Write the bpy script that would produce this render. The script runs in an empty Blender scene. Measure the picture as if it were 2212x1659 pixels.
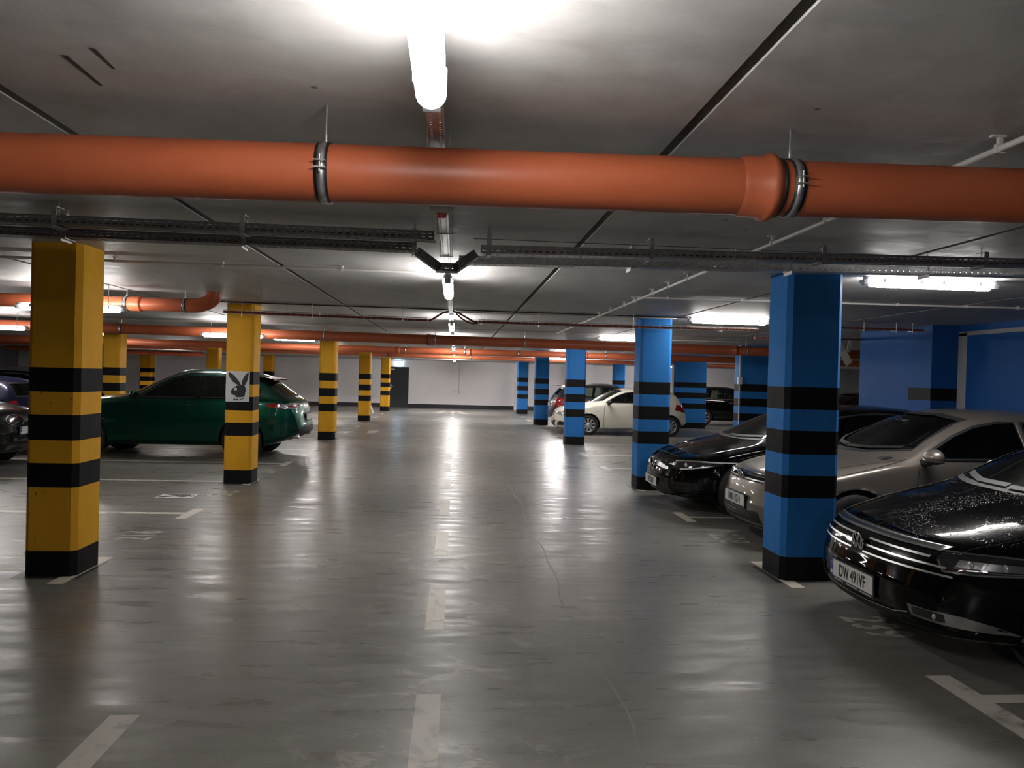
import bpy, bmesh, math, random
from mathutils import Vector, Matrix
from mathutils.bvhtree import BVHTree
random.seed(7)
PI = math.pi
SC = bpy.context.scene
COL = SC.collection

# ------------------------------------------------------------------ helpers
def put(o, parent=None):
    COL.objects.link(o)
    if parent is not None:
        o.parent = parent
    return o

def tag(o, label=None, cat=None, group=None, kind=None):
    if label: o['label'] = label
    if cat: o['category'] = cat
    if group: o['group'] = group
    if kind: o['kind'] = kind
    return o

def empty(name, loc, label=None, cat=None, group=None, rz=0.0, kind=None):
    o = bpy.data.objects.new(name, None)
    o.location = loc; o.rotation_euler = (0, 0, rz); o.empty_display_size = .2
    put(o)
    return tag(o, label, cat, group, kind)

def copy_tree(o, parent=None):
    c = o.copy(); COL.objects.link(c); c.parent = parent
    for ch in list(o.children):
        copy_tree(ch, c)
    return c

class MB:
    """collects faces, then links them as one mesh object"""
    def __init__(self):
        self.v = []; self.f = []; self.m = []; self.mi = 0; self.s = []; self.sm = False
    def add(self, vs, fs):
        b = len(self.v); self.v += [tuple(p) for p in vs]
        for f in fs:
            self.f.append([b + i for i in f]); self.m.append(self.mi); self.s.append(self.sm)
        return self
    def box(self, x0, x1, y0, y1, z0, z1):
        vs = [(x, y, z) for z in (z0, z1) for y in (y0, y1) for x in (x0, x1)]
        return self.add(vs, [(0, 2, 3, 1), (4, 5, 7, 6), (0, 1, 5, 4), (2, 6, 7, 3), (0, 4, 6, 2), (1, 3, 7, 5)])
    def rbox(self, x0, x1, y0, y1, z0, z1, c):
        """box with its vertical edges cut by c"""
        p = [(x0 + c, y0), (x1 - c, y0), (x1, y0 + c), (x1, y1 - c), (x1 - c, y1), (x0 + c, y1), (x0, y1 - c), (x0, y0 + c)]
        return self.prism(p, z0, z1)
    def prism(self, p, z0, z1):
        n = len(p)
        vs = [(a, b, z0) for a, b in p] + [(a, b, z1) for a, b in p]
        fs = [(i, (i + 1) % n, n + (i + 1) % n, n + i) for i in range(n)]
        fs += [tuple(range(n - 1, -1, -1)), tuple(range(n, 2 * n))]
        return self.add(vs, fs)
    def tube(self, path, r, n=12, cap=True, r2=None):
        sm = self.sm; self.sm = True
        P = [Vector(p) for p in path]; rings = []
        up0 = None
        for i, p in enumerate(P):
            d = (P[min(i + 1, len(P) - 1)] - P[max(i - 1, 0)]).normalized()
            if up0 is None:
                a = Vector((0, 0, 1)) if abs(d.z) < .9 else Vector((1, 0, 0))
                up0 = (a - d * a.dot(d)).normalized()
            else:
                up0 = (up0 - d * up0.dot(d)).normalized()
            s = d.cross(up0)
            rr = r[i] if isinstance(r, (list, tuple)) else r
            rings.append([p + (up0 * math.cos(2 * PI * k / n) + s * math.sin(2 * PI * k / n)) * rr for k in range(n)])
        vs = [q for R in rings for q in R]; fs = []
        for i in range(len(P) - 1):
            for k in range(n):
                fs.append((i * n + k, i * n + (k + 1) % n, (i + 1) * n + (k + 1) % n, (i + 1) * n + k))
        self.add(vs, fs)
        self.sm = False
        if cap:
            self.add(rings[0], [tuple(range(n))]); self.add(rings[-1], [tuple(range(n - 1, -1, -1))])
        self.sm = sm
        return self
    def lathe(self, prof, origin, axis='X', n=32):
        """prof: (t along the axis, radius)"""
        sm = self.sm; self.sm = True
        ox, oy, oz = origin; vs = []
        for t, r in prof:
            for k in range(n):
                c, s = r * math.cos(2 * PI * k / n), r * math.sin(2 * PI * k / n)
                vs.append({'X': (ox + t, oy + c, oz + s), 'Y': (ox + s, oy + t, oz + c), 'Z': (ox + c, oy + s, oz + t)}[axis])
        fs = []
        for i in range(len(prof) - 1):
            for k in range(n):
                fs.append((i * n + k, i * n + (k + 1) % n, (i + 1) * n + (k + 1) % n, (i + 1) * n + k))
        self.add(vs, fs); self.sm = sm
        return self
    def bar(self, a, b, w, h, up=(0, 0, 1)):
        a, b, up = Vector(a), Vector(b), Vector(up)
        d = (b - a).normalized(); s = d.cross(up)
        if s.length < 1e-4: s = d.cross(Vector((1, 0, 0)))
        s.normalize(); u = s.cross(d)
        vs = [p + s * i * w / 2 + u * j * h / 2 for p in (a, b) for j in (-1, 1) for i in (-1, 1)]
        return self.add(vs, [(0, 2, 3, 1), (4, 5, 7, 6), (0, 1, 5, 4), (2, 6, 7, 3), (0, 4, 6, 2), (1, 3, 7, 5)])
    def build(self, name, mats, parent=None, recalc=True):
        me = bpy.data.meshes.new(name)
        me.from_pydata(self.v, [], self.f)
        if not isinstance(mats, (list, tuple)): mats = [mats]
        for m in mats: me.materials.append(m)
        me.polygons.foreach_set('material_index', self.m)
        me.polygons.foreach_set('use_smooth', self.s)
        me.update()
        if recalc:
            bm = bmesh.new(); bm.from_mesh(me)
            bmesh.ops.recalc_face_normals(bm, faces=bm.faces); bm.to_mesh(me); bm.free()
        o = bpy.data.objects.new(name, me)
        return put(o, parent)

def from_bm(bm, name, mats, parent=None, smooth=True):
    me = bpy.data.meshes.new(name)
    if not isinstance(mats, (list, tuple)): mats = [mats]
    for m in mats: me.materials.append(m)
    for f in bm.faces: f.smooth = smooth
    bm.to_mesh(me); bm.free()
    return put(bpy.data.objects.new(name, me), parent)

# ------------------------------------------------------------------ materials
def s2l(c):
    return tuple(((v / 255) / 12.92 if v / 255 <= .04045 else ((v / 255 + .055) / 1.055) ** 2.4) for v in c)

def M(name, rgb, rough=.5, metal=0.0, spec=.5, coat=0.0, emit=None, es=0.0):
    m = bpy.data.materials.new(name); m.use_nodes = True
    b = m.node_tree.nodes['Principled BSDF']
    b.inputs['Base Color'].default_value = (*rgb, 1)
    b.inputs['Roughness'].default_value = rough
    b.inputs['Metallic'].default_value = metal
    b.inputs['Specular IOR Level'].default_value = spec
    if coat:
        b.inputs['Coat Weight'].default_value = coat; b.inputs['Coat Roughness'].default_value = .03
    if emit:
        b.inputs['Emission Color'].default_value = (*emit, 1); b.inputs['Emission Strength'].default_value = es
    return m

class NT:
    def __init__(self, m):
        self.t = m.node_tree; self.b = self.t.nodes['Principled BSDF']
        self.co = self.t.nodes.new('ShaderNodeTexCoord')
    def n(self, typ, ins=None, **kw):
        nd = self.t.nodes.new(typ)
        for k, v in kw.items(): setattr(nd, k, v)
        for k, v in (ins or {}).items():
            if hasattr(v, 'is_output'): self.t.links.new(v, nd.inputs[k])
            else: nd.inputs[k].default_value = v
        return nd
    def obj(self, scale=(1, 1, 1), loc=(0, 0, 0)):
        return self.n('ShaderNodeMapping', {'Vector': self.co.outputs['Object'], 'Scale': scale, 'Location': loc}).outputs['Vector']
    def noise(self, vec, scale, detail=4, rough=.55, dist=0.0):
        return self.n('ShaderNodeTexNoise', {'Vector': vec, 'Scale': scale, 'Detail': detail, 'Roughness': rough, 'Distortion': dist}).outputs['Fac']
    def ramp(self, fac, stops, interp='LINEAR'):
        nd = self.n('ShaderNodeValToRGB', {'Fac': fac}); r = nd.color_ramp; r.interpolation = interp
        while len(r.elements) < len(stops): r.elements.new(.5)
        for e, (p, c) in zip(r.elements, stops):
            e.position = p; e.color = (*c, 1) if len(c) == 3 else c
        return nd.outputs['Color']
    def mix(self, fac, a, b, mode='MIX'):
        nd = self.t.nodes.new('ShaderNodeMix'); nd.data_type = 'RGBA'; nd.blend_type = mode
        for i, v in ((0, fac), (6, a), (7, b)):
            if hasattr(v, 'is_output'): self.t.links.new(v, nd.inputs[i])
            elif i == 0: nd.inputs[0].default_value = v
            else: nd.inputs[i].default_value = (*v, 1)
        return nd.outputs[2]
    def math(self, op, a, b=0.0, clamp=False):
        nd = self.t.nodes.new('ShaderNodeMath'); nd.operation = op; nd.use_clamp = clamp
        for i, v in enumerate((a, b)):
            if hasattr(v, 'is_output'): self.t.links.new(v, nd.inputs[i])
            else: nd.inputs[i].default_value = v
        return nd.outputs[0]
    def rng(self, v, a, b, c, d):
        return self.n('ShaderNodeMapRange', {'Value': v, 'From Min': a, 'From Max': b, 'To Min': c, 'To Max': d}).outputs[0]
    def set(self, k, v): self.t.links.new(v, self.b.inputs[k])
    def bump(self, h, strength, dist=.01):
        self.set('Normal', self.n('ShaderNodeBump', {'Height': h, 'Strength': strength, 'Distance': dist}).outputs['Normal'])

g3 = lambda v: (v, v, v)

def floor_mat():
    m = M('polished_concrete', (.13, .12, .11), .3, spec=.42); t = NT(m)
    big = t.noise(t.obj((.35, .9, 1)), 1.0, 5, .6, .4)
    mid = t.noise(t.obj((.8, 2.2, 1)), 2.2, 6, .62, .8)
    fine = t.noise(t.obj(), 60, 3, .6)
    c = t.mix(t.rng(big, .3, .7, 0, 1), (.155, .146, .128), (.24, .229, .206))
    c = t.mix(t.rng(mid, .35, .68, 0, .55), c, (.11, .102, .089))
    c = t.mix(t.rng(fine, .35, .7, 0, .18), c, (.36, .345, .315))
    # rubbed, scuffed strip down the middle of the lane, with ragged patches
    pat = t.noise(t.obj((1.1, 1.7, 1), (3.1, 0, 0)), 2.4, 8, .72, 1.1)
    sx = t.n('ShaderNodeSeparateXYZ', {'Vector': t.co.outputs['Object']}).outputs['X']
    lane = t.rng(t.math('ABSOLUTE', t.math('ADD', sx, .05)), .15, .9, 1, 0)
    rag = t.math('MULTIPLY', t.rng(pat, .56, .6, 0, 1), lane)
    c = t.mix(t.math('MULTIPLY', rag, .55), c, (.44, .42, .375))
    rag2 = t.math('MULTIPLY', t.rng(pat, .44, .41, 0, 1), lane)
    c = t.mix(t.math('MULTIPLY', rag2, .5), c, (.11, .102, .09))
    t.set('Base Color', c)
    stre = t.noise(t.obj((.55, 3.2, 1)), 2.6, 5, .6, .5)
    r = t.math('ADD', t.rng(stre, .3, .7, .22, .44), t.rng(mid, .3, .7, -.03, .06))
    t.set('Roughness', r)
    h = t.math('ADD', t.math('MULTIPLY', t.noise(t.obj((.6, 2.6, 1)), 3.5, 4, .55), 1.0), t.math('MULTIPLY', fine, .02))
    t.bump(h, .10, .02)
    return m

def ceiling_mat():
    m = M('raw_concrete_slab', (.3, .29, .28), .62, spec=.35); t = NT(m)
    a = t.noise(t.obj((1.2, .5, 1)), 1.1, 6, .6, .6)
    b = t.noise(t.obj((1, 1.6, 1)), 3.4, 7, .66, .5)
    f = t.noise(t.obj((1, 1, 1)), 90, 2, .5)
    c = t.mix(t.rng(a, .3, .7, 0, 1), (.36, .352, .345), (.52, .512, .50))
    c = t.mix(t.rng(b, .5, .72, 0, .5), c, (.60, .59, .58))
    c = t.mix(t.rng(b, .46, .28, 0, .45), c, (.23, .222, .215))
    v = t.n('ShaderNodeTexVoronoi', {'Vector': t.obj((1, 1, 1)), 'Scale': 2.3}).outputs['Distance']
    c = t.mix(t.rng(v, .035, .02, 0, .8), c, (.06, .055, .05))
    t.set('Base Color', c)
    t.set('Roughness', t.rng(b, .3, .7, .42, .7))
    t.bump(t.math('ADD', b, t.math('MULTIPLY', f, .12)), .18, .012)
    return m

def wall_mat(name, c1, c2, rough=.75, bump=.15):
    m = M(name, c1, rough, spec=.12); t = NT(m)
    a = t.noise(t.obj(), .9, 5, .6); f = t.noise(t.obj(), 45, 3, .6)
    t.set('Base Color', t.mix(t.rng(a, .3, .7, 0, 1), c1, c2))
    t.bump(f, bump, .006)
    return m

def col_paint(name, base, dark, black=False):
    m = M(name, base, .6, spec=.12); t = NT(m)
    a = t.noise(t.obj((1, 1, .5)), 3.0, 5, .6)
    c = t.mix(t.rng(a, .35, .7, 0, .35), base, dark)
    if not black:
        v = t.n('ShaderNodeTexNoise', {'Vector': t.obj((1, 1, .7)), 'Scale': 26.0, 'Detail': 2.0, 'Roughness': .5}).outputs['Fac']
        w = t.noise(t.obj((1, 1, 1), (5, 2, 1)), 2.2, 2, .5)
        spots = t.math('MULTIPLY', t.rng(v, .70, .74, 0, 1), t.rng(w, .45, .6, 0, 1))
        c = t.mix(t.math('MULTIPLY', spots, .75), c, tuple(x * .12 for x in dark))
    t.set('Base Color', c)
    t.set('Roughness', t.rng(a, .3, .7, .5, .65))
    t.bump(t.noise(t.obj(), 70, 3, .6), .10, .004)
    return m

def pipe_mat():
    m = M('orange_pvc', s2l((190, 84, 44)), .42, spec=.45); t = NT(m)
    a = t.noise(t.obj((.6, 3, 3)), 2.0, 4, .6)
    t.set('Base Color', t.mix(t.rng(a, .3, .7, 0, 1), s2l((160, 80, 48)), s2l((178, 94, 60))))
    t.bump(t.noise(t.obj((1, 8, 8)), 40, 2), .04, .002)
    return m

def paint_line(name='worn_white_paint', lo=(.26, .245, .215), hi=(.62, .585, .51), wear=.56):
    m = M(name, hi, .42, spec=.4); t = NT(m)
    a = t.noise(t.obj((1, 1, 1)), 5.0, 8, .72, .8)
    b = t.noise(t.obj((1, 1, 1), (4, 1, 0)), 1.3, 4, .6)
    k = t.math('ADD', a, t.math('MULTIPLY', t.math('SUBTRACT', b, .5), .5))
    t.set('Base Color', t.mix(t.rng(k, wear - .03, wear + .12, 0, 1), hi, lo))
    return m

def car_paint(name, rgb, metal=.0, rough=.22, wet=False):
    m = M(name, rgb, rough, metal, .0 if not metal else .3, coat=.8); t = NT(m)
    t.b.inputs['Coat IOR'].default_value = 1.42
    if metal:
        f = t.noise(t.obj(), 900, 1, .5)
        t.set('Base Color', t.mix(t.rng(f, .35, .65, 0, 1), tuple(c * .82 for c in rgb), tuple(min(1, c * 1.15) for c in rgb)))
    if wet:      # beads of rain water lying on the upward facing panels
        vo = t.n('ShaderNodeTexVoronoi', {'Vector': t.obj(), 'Scale': 62.0, 'Randomness': 1.0}, feature='F1')
        d = t.rng(vo.outputs['Distance'], .0, .34, 1, 0)
        d = t.math('POWER', d, .5)
        gn = t.n('ShaderNodeNewGeometry')
        nz = t.n('ShaderNodeSeparateXYZ', {'Vector': gn.outputs['Normal']}).outputs['Z']
        cl = t.noise(t.obj(), 3.0, 3, .6)
        k = t.math('MULTIPLY', t.rng(nz, .62, .85, 0, 1), t.rng(cl, .47, .6, 0, 1))
        bp = t.n('ShaderNodeBump', {'Height': t.math('MULTIPLY', d, k), 'Strength': .55, 'Distance': .004}).outputs['Normal']
        t.set('Normal', bp); t.set('Coat Normal', bp)
    return m

def glass_mat(name, tint, refl=.06):
    m = bpy.data.materials.new(name); m.use_nodes = True
    nt = m.node_tree; nt.nodes.clear()
    out = nt.nodes.new('ShaderNodeOutputMaterial'); mx = nt.nodes.new('ShaderNodeMixShader')
    tr = nt.nodes.new('ShaderNodeBsdfTransparent'); tr.inputs[0].default_value = (*tint, 1)
    gl = nt.nodes.new('ShaderNodeBsdfGlossy'); gl.inputs['Roughness'].default_value = .015
    gl.inputs['Color'].default_value = (.95, 1, .97, 1)
    lw = nt.nodes.new('ShaderNodeFresnel'); lw.inputs['IOR'].default_value = 1.6
    nt.links.new(lw.outputs[0], mx.inputs[0]); nt.links.new(tr.outputs[0], mx.inputs[1]); nt.links.new(gl.outputs[0], mx.inputs[2])
    nt.links.new(mx.outputs[0], out.inputs[0])
    return m

def galv(name, v, rough=.38):
    m = M(name, g3(v), rough, .85, .5); t = NT(m)
    n = t.n('ShaderNodeTexVoronoi', {'Vector': t.obj(), 'Scale': 60.0}).outputs['Color']
    k = t.n('ShaderNodeSeparateXYZ', {'Vector': n}).outputs['X']
    t.set('Base Color', t.mix(k, g3(v * .8), g3(min(1, v * 1.15))))
    return m

MAT = dict(
    floor=floor_mat(), ceil=ceiling_mat(),
    gap=M('dark_joint', (.012, .011, .01), .9),
    white=wall_mat('white_wall_paint', (.80, .775, .79), (.86, .835, .85)),
    grey=wall_mat('grey_wall_plaster', (.20, .20, .22), (.26, .26, .28)),
    bluewall=wall_mat('blue_wall_paint', s2l((26, 78, 140)), s2l((32, 88, 152)), .55, .08),
    yellow=col_paint('yellow_column_paint', s2l((222, 166, 44)), s2l((186, 126, 24))),
    blue=col_paint('blue_column_paint', s2l((44, 114, 182)), s2l((34, 96, 162))),
    black=col_paint('black_band_paint', (.0075, .0075, .008), (.011, .011, .012), True),
    skirt=M('black_skirting_paint', (.012, .012, .015), .45),
    line=paint_line(), faint=paint_line('faded_white_paint', (.24, .225, .195), (.46, .435, .385), .54),
    cream=paint_line('fresh_cream_paint', (.34, .31, .26), (.66, .60, .50), .68),
    pipe=pipe_mat(), rubber=M('black_rubber', (.012, .012, .012), .5),
    steel=galv('galvanised_steel', .46), dsteel=galv('dull_galvanised_steel', .26, .5),
    lsteel=galv('bright_galvanised_steel', .62, .35),
    zinc=M('zinc_plated_clip', g3(.65), .25, .9),
    cpvc=M('white_conduit_plastic', (.58, .56, .54), .45),
    dcond=M('dark_conduit', (.03, .02, .018), .55),
    cable=M('red_brown_cable_sheath', s2l((118, 52, 36)), .5),
    lampbody=M('pale_grey_lamp_housing', (.55, .56, .60), .5),
    door=M('charcoal_steel_door', (.020, .022, .027), .42),
    chrome=M('chrome_trim', g3(.82), .07, 1.0),
    barm=M('bright_metal_bar', g3(.86), .3, 1.0), satin=M('satin_metal_trim', g3(.48), .28, 1.0),
    gloss=M('gloss_black_plastic', (.006, .006, .007), .08, spec=.5),
    plast=M('black_plastic', (.013, .013, .014), .55),
    tyre=M('tyre_rubber', (.016, .016, .017), .75),
    rim=M('silver_wheel_trim', g3(.50), .3, .75),
    cabin=M('dark_cabin_trim', (.018, .018, .019), .8),
    seat=M('dark_seat_fabric', (.022, .022, .024), .9),
    plate=M('white_number_plate', (.66, .66, .64), .35), ink=M('black_plate_ink', (.008, .008, .008), .5),
    eublue=M('blue_plate_band', s2l((26, 52, 140)), .4),
    red=M('red_lamp_lens', (.32, .008, .012), .12, coat=1.0),
    clear=M('clear_lamp_lens', (.42, .43, .45), .12, .35, coat=1.0),
    dlens=M('dark_headlamp_glass', (.018, .019, .021), .06, spec=.6, coat=1.0),
    glass=glass_mat('tinted_car_glass', (.46, .54, .48)), dglass=glass_mat('privacy_car_glass', (.10, .11, .11)),
    signw=M('white_sign_board', (.60, .60, .60), .5), signk=M('black_sign_print', (.012, .012, .013), .5),
    redp=M('red_paint', s2l((170, 30, 34)), .4), det=M('detector_plastic', (.50, .48, .46), .45),
    detred=M('detector_red_plastic', s2l((205, 96, 96)), .4),
    exitg=M('lit_exit_sign', (.6, .75, .9), .5, emit=(.55, .80, 1.0), es=9.0),
    p_black=car_paint('black_car_paint', (.002, .002, .0023), 0, .4),
    p_blackwet=car_paint('rain_beaded_black_car_paint', (.002, .002, .0023), 0, .4, True),
    p_beige=car_paint('grey_beige_metallic_car_paint', s2l((124, 117, 110)), .6, .36),
    p_white=car_paint('cream_white_car_paint', s2l((226, 222, 208)), 0, .3),
    p_green=car_paint('dark_green_metallic_car_paint', s2l((4, 74, 58)), .75, .3),
    p_navy=car_paint('navy_car_paint', s2l((16, 24, 52)), .3, .3),
    p_grey=car_paint('charcoal_grey_car_paint', s2l((58, 60, 68)), .4, .34),
    p_jet=car_paint('brown_black_car_paint', (.008, .0075, .007), .2, .22),
)
LAMP_POWER = 34.0
MAT['lamp'] = M('glowing_lamp_diffuser', (.8, .8, .8), .4, emit=(1.0, .965, .93), es=LAMP_POWER)

# ------------------------------------------------------------------ camera (26 mm phone lens held at eye height)
cam_d = bpy.data.cameras.new('camera'); cam = bpy.data.objects.new('camera', cam_d); COL.objects.link(cam)
cam_d.sensor_width = 36.0; cam_d.sensor_fit = 'HORIZONTAL'; cam_d.lens = 1599.37 / 2212 * 36
RT = Vector((0.99680454, -0.07541938, 0.02631777)); UP = Vector((-0.02553368, 0.01134198, 0.99960962)); FW = Vector((0.07568843, 0.9970874, -0.00938))
mw = Matrix.Identity(4)
for i in range(3):
    mw[i][0], mw[i][1], mw[i][2] = RT[i], UP[i], -FW[i]
mw[2][3] = 1.66
cam.matrix_world = mw
cam_d.clip_start = .05
SC.camera = cam

# ------------------------------------------------------------------ the setting
CZ = 2.62; ENDY = 37.4; LOWY = 29.6; LOWZ = 2.37
XW, XE, YS = -21.0, 19.0, -9.0
floor = MB().box(XW, XE, YS, ENDY + 1, -.2, 0).build('floor', MAT['floor']); tag(floor, kind='structure')

# ceiling: slabs with open joints between them
ceil = MB()
edges = [XW, -19.0, -16.5, -14.0, -11.5, -9.02, -6.55, -4.08, -1.61, .86, 3.30, 5.77, 8.24, 10.7, 13.2, 15.7, XE]
for a, b in zip(edges[:-1], edges[1:]):
    ceil.box(a + (.024 if a != XW else 0), b - (.024 if b != XE else 0), YS, LOWY, CZ, CZ + .07)
ceil.mi = 1
ceil.box(XW, XE, YS, LOWY, CZ + .07, CZ + .25)
ceiling = ceil.build('ceiling', [MAT['ceil'], MAT['gap']]); tag(ceiling, kind='structure')
tag(MB().box(XW, XE, LOWY, ENDY + 1, LOWZ, CZ + .25).build('ceiling_low', MAT['ceil']), kind='structure')
# fine construction joints across the slabs, and two old chisel marks
cj = MB()
for y, x0, x1 in ((5.18, .1, 7.2), (10.62, -8, 7), (15.2, -8, 7), (20.0, -8, 7)):
    cj.box(x0, x1, y, y + .012, CZ - .0015, CZ + .001)
cj.build('construction_joint', MAT['gap'], ceiling)
ck = MB()
ck.add([(-1.245, 2.40, CZ - .001), (-1.225, 2.40, CZ - .001), (-1.228, 2.64, CZ - .001), (-1.240, 2.64, CZ - .001)], [(0, 1, 2, 3)])
ck.add([(-1.130, 2.33, CZ - .001), (-1.112, 2.34, CZ - .001), (-1.120, 2.49, CZ - .001), (-1.128, 2.49, CZ - .001)], [(0, 1, 2, 3)])
ck.build('chisel_mark', M('rough_chipped_concrete', (.045, .04, .03), .9), ceiling)

def wall(name, x0, x1, y0, y1, z0, z1, m):
    return tag(MB().box(x0, x1, y0, y1, z0, z1).build(name, m), kind='structure')
# end wall with the opening of the fire door
we = MB()
DX0, DX1, DH = -3.36, -2.36, 2.02
we.box(-5.95, DX0, ENDY, ENDY + .2, 0, LOWZ); we.box(DX1, XE, ENDY, ENDY + .2, 0, LOWZ); we.box(DX0, DX1, ENDY, ENDY + .2, DH, LOWZ)
we.box(XW, -5.95, ENDY - .1, ENDY + .2, 0, LOWZ)
tag(we.build('wall_north', MAT['white']), kind='structure')
tag(MB().box(2.95, 3.08, ENDY - .35, ENDY, 0, LOWZ).build('wall_nib_north', MAT['white']), kind='structure')
tag(MB().box(-15.9, -14.6, 36.2, ENDY - .1, 0, LOWZ).build('wall_pier_north', MAT['white']), kind='structure')
tag(MB().box(6.2, 6.75, 36.3, ENDY, 0, LOWZ).build('wall_pier_east', MAT['white']), kind='structure')
bb = MB().box(DX1, 2.95, ENDY - .012, ENDY, 0, .19).box(-5.95, DX0, ENDY - .012, ENDY, 0, .19).box(XW, -5.95, ENDY - .112, ENDY - .1, 0, .19).box(3.08, XE, ENDY - .012, ENDY, 0, .19)
tag(bb.build('baseboard_north', MAT['skirt']), kind='structure')
wall('wall_west', XW - .2, XW, YS, ENDY, 0, CZ, MAT['grey'])
wall('wall_east', XE, XE + .2, YS, ENDY, 0, CZ, MAT['grey'])
wall('wall_south', XW, XE, YS - .2, YS, 0, CZ, MAT['grey'])
# the fire door
dr = tag(MB().box(DX0 + .04, DX1 - .04, ENDY + .02, ENDY + .07, 0, DH - .04).build('door_1', MAT['door']), kind='structure')
MB().box(DX0, DX0 + .04, ENDY - .01, ENDY + .1, 0, DH).box(DX1 - .04, DX1, ENDY - .01, ENDY + .1, 0, DH).box(DX0, DX1, ENDY - .01, ENDY + .1, DH - .04, DH).build('door_frame', MAT['door'], dr)
h = MB(); h.sm = True
h.tube([(DX0 + .12, ENDY + .02, 1.05), (DX0 + .12, ENDY - .04, 1.05), (DX0 + .24, ENDY - .04, 1.05)], .011, 10)
h.sm = False; h.box(DX0 + .09, DX0 + .15, ENDY + .012, ENDY + .022, .92, 1.14); h.build('door_handle', MAT['lsteel'], dr)
MB().box(DX0 + .06, DX0 + .30, ENDY - .02, ENDY + .02, 1.86, 1.92).build('door_closer', MAT['lsteel'], dr)

# east side: blue painted wall, its pier, and the piers further on
EW = 7.62
rw = tag(MB().box(EW, EW + .25, YS, 10.74, 0, CZ).build('wall_right', MAT['bluewall']), kind='structure')
# unpainted border round the blue field
MB().box(EW - .004, EW, 10.55, 10.74, 0, 2.50).box(EW - .004, EW, YS, 10.74, 2.46, 2.52).build('bare_border', M('bare_plaster', (.36, .36, .37), .8), rw)

def banded(name, x0, x1, y0, y1, paint, ztop, label, cat, group=None, c=.04, bands=True, z_under=None):
    t = empty(name, ((x0 + x1) / 2, (y0 + y1) / 2, 0), label, cat, group, kind='thing')
    hx, hy = (x1 - x0) / 2, (y1 - y0) / 2
    m = MB(); zs = [0, .20, .70, .89, 1.07, 1.27, 1.45, 1.64, ztop]
    for i, (a, b) in enumerate(zip(zs[:-1], zs[1:])):
        m.mi = 1 if i % 2 == 0 and bands else 0
        p = [(-hx + c, -hy), (hx - c, -hy), (hx, -hy + c), (hx, hy - c), (hx - c, hy), (-hx + c, hy), (-hx, hy - c), (-hx, -hy + c)]
        vs = [(u, v, a) for u, v in p] + [(u, v, b) for u, v in p]
        m.add(vs, [(k, (k + 1) % 8, 8 + (k + 1) % 8, 8 + k) for k in range(8)])
    m.build('shaft', [paint, MAT['black']], t, recalc=False)
    return t

ORD = ['nearest', 'second', 'third', 'fourth', 'fifth']
CY = [6.05, 11.04, 18.43, 25.83, 33.31]
lab_l = ['yellow column with black bands, nearest of the yellow row along the lane',
         'yellow black-banded column carrying the white rabbit sign',
         'yellow black-banded column past the tail of the green car, third along the lane',
         'slim distant yellow black-banded column with a striped pole leaning beside it',
         'last yellow black-banded column of the lane row, beside the dark fire door']
lab_r = ['blue column with black bands, nearest of all, between silver hatchback and black estate',
         'blue black-banded column standing at the nose of the black coupe',
         'blue black-banded column hiding the bonnet of the white hatchback',
         'distant blue black-banded column left of the white hatchback, fourth along the lane',
         'last and smallest blue black-banded column of the lane row, near the end wall']
cols_l = []; cols_r = []
for i, y in enumerate(CY):
    top = CZ if y < LOWY else LOWZ
    cols_l.append(banded('concrete_column', -3.345, -2.95, y, y + .42, MAT['yellow'], top, lab_l[i], 'column', 'yellow columns along the lane'))
    cols_r.append(banded('concrete_column', 2.78, 3.265, y, y + .42, MAT['blue'], top, lab_r[i], 'column', 'blue columns along the lane'))
for i, lab in ((2, 'yellow banded column far left, seen between nearest yellow column and green car bonnet'),
               (3, 'yellow column of the second row rising behind the green car roof'),
               (4, 'short stretch of yellow column showing above the green car tailgate')):
    y = CY[i]; top = CZ if y < LOWY else LOWZ
    banded('concrete_column', -8.46, -8.06, y, y + .42, MAT['yellow'], top, lab, 'column', 'yellow columns of the second row')
banded('concrete_column', -13.72, -13.22, 33.31, 33.73, MAT['yellow'], LOWZ, 'farthest yellow banded column above the green car bonnet, before the lilac wall', 'column', 'yellow columns of the second row')
banded('wall_pier', 7.2, 8.25, 18.3, 18.75, MAT['blue'], CZ, 'wide dark blue banded pier with grey switch box and white conduit on its corner', 'pier', 'blue piers on the right')
banded('wall_pier', 7.78, 8.92, 25.8, 26.3, MAT['blue'], CZ, 'dark blue banded pier behind the white hatchback tail, white downpipe beside it', 'pier', 'blue piers on the right')
banded('wall_pier', 7.18, 7.70, 33.3, 33.7, MAT['blue'], LOWZ, 'smallest dark blue banded pier, against the far white wall', 'pier', 'blue piers on the right')
pb = empty('wall_pier', (7.42, 11.7, 0), 'broad plain blue wall pier with one black band, right of the nearest blue column', 'pier', 'blue piers on the right', kind='thing')
MB().box(-.22, .45, -.955, 1.05, 0, CZ).build('shaft', MAT['bluewall'], pb)
MB().box(-.223, -.22, -.95, -.40, 1.47, 1.66).box(-.223, .2, -.958, -.955, 1.47, 1.66).build('black_band', MAT['black'], pb)

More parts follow.
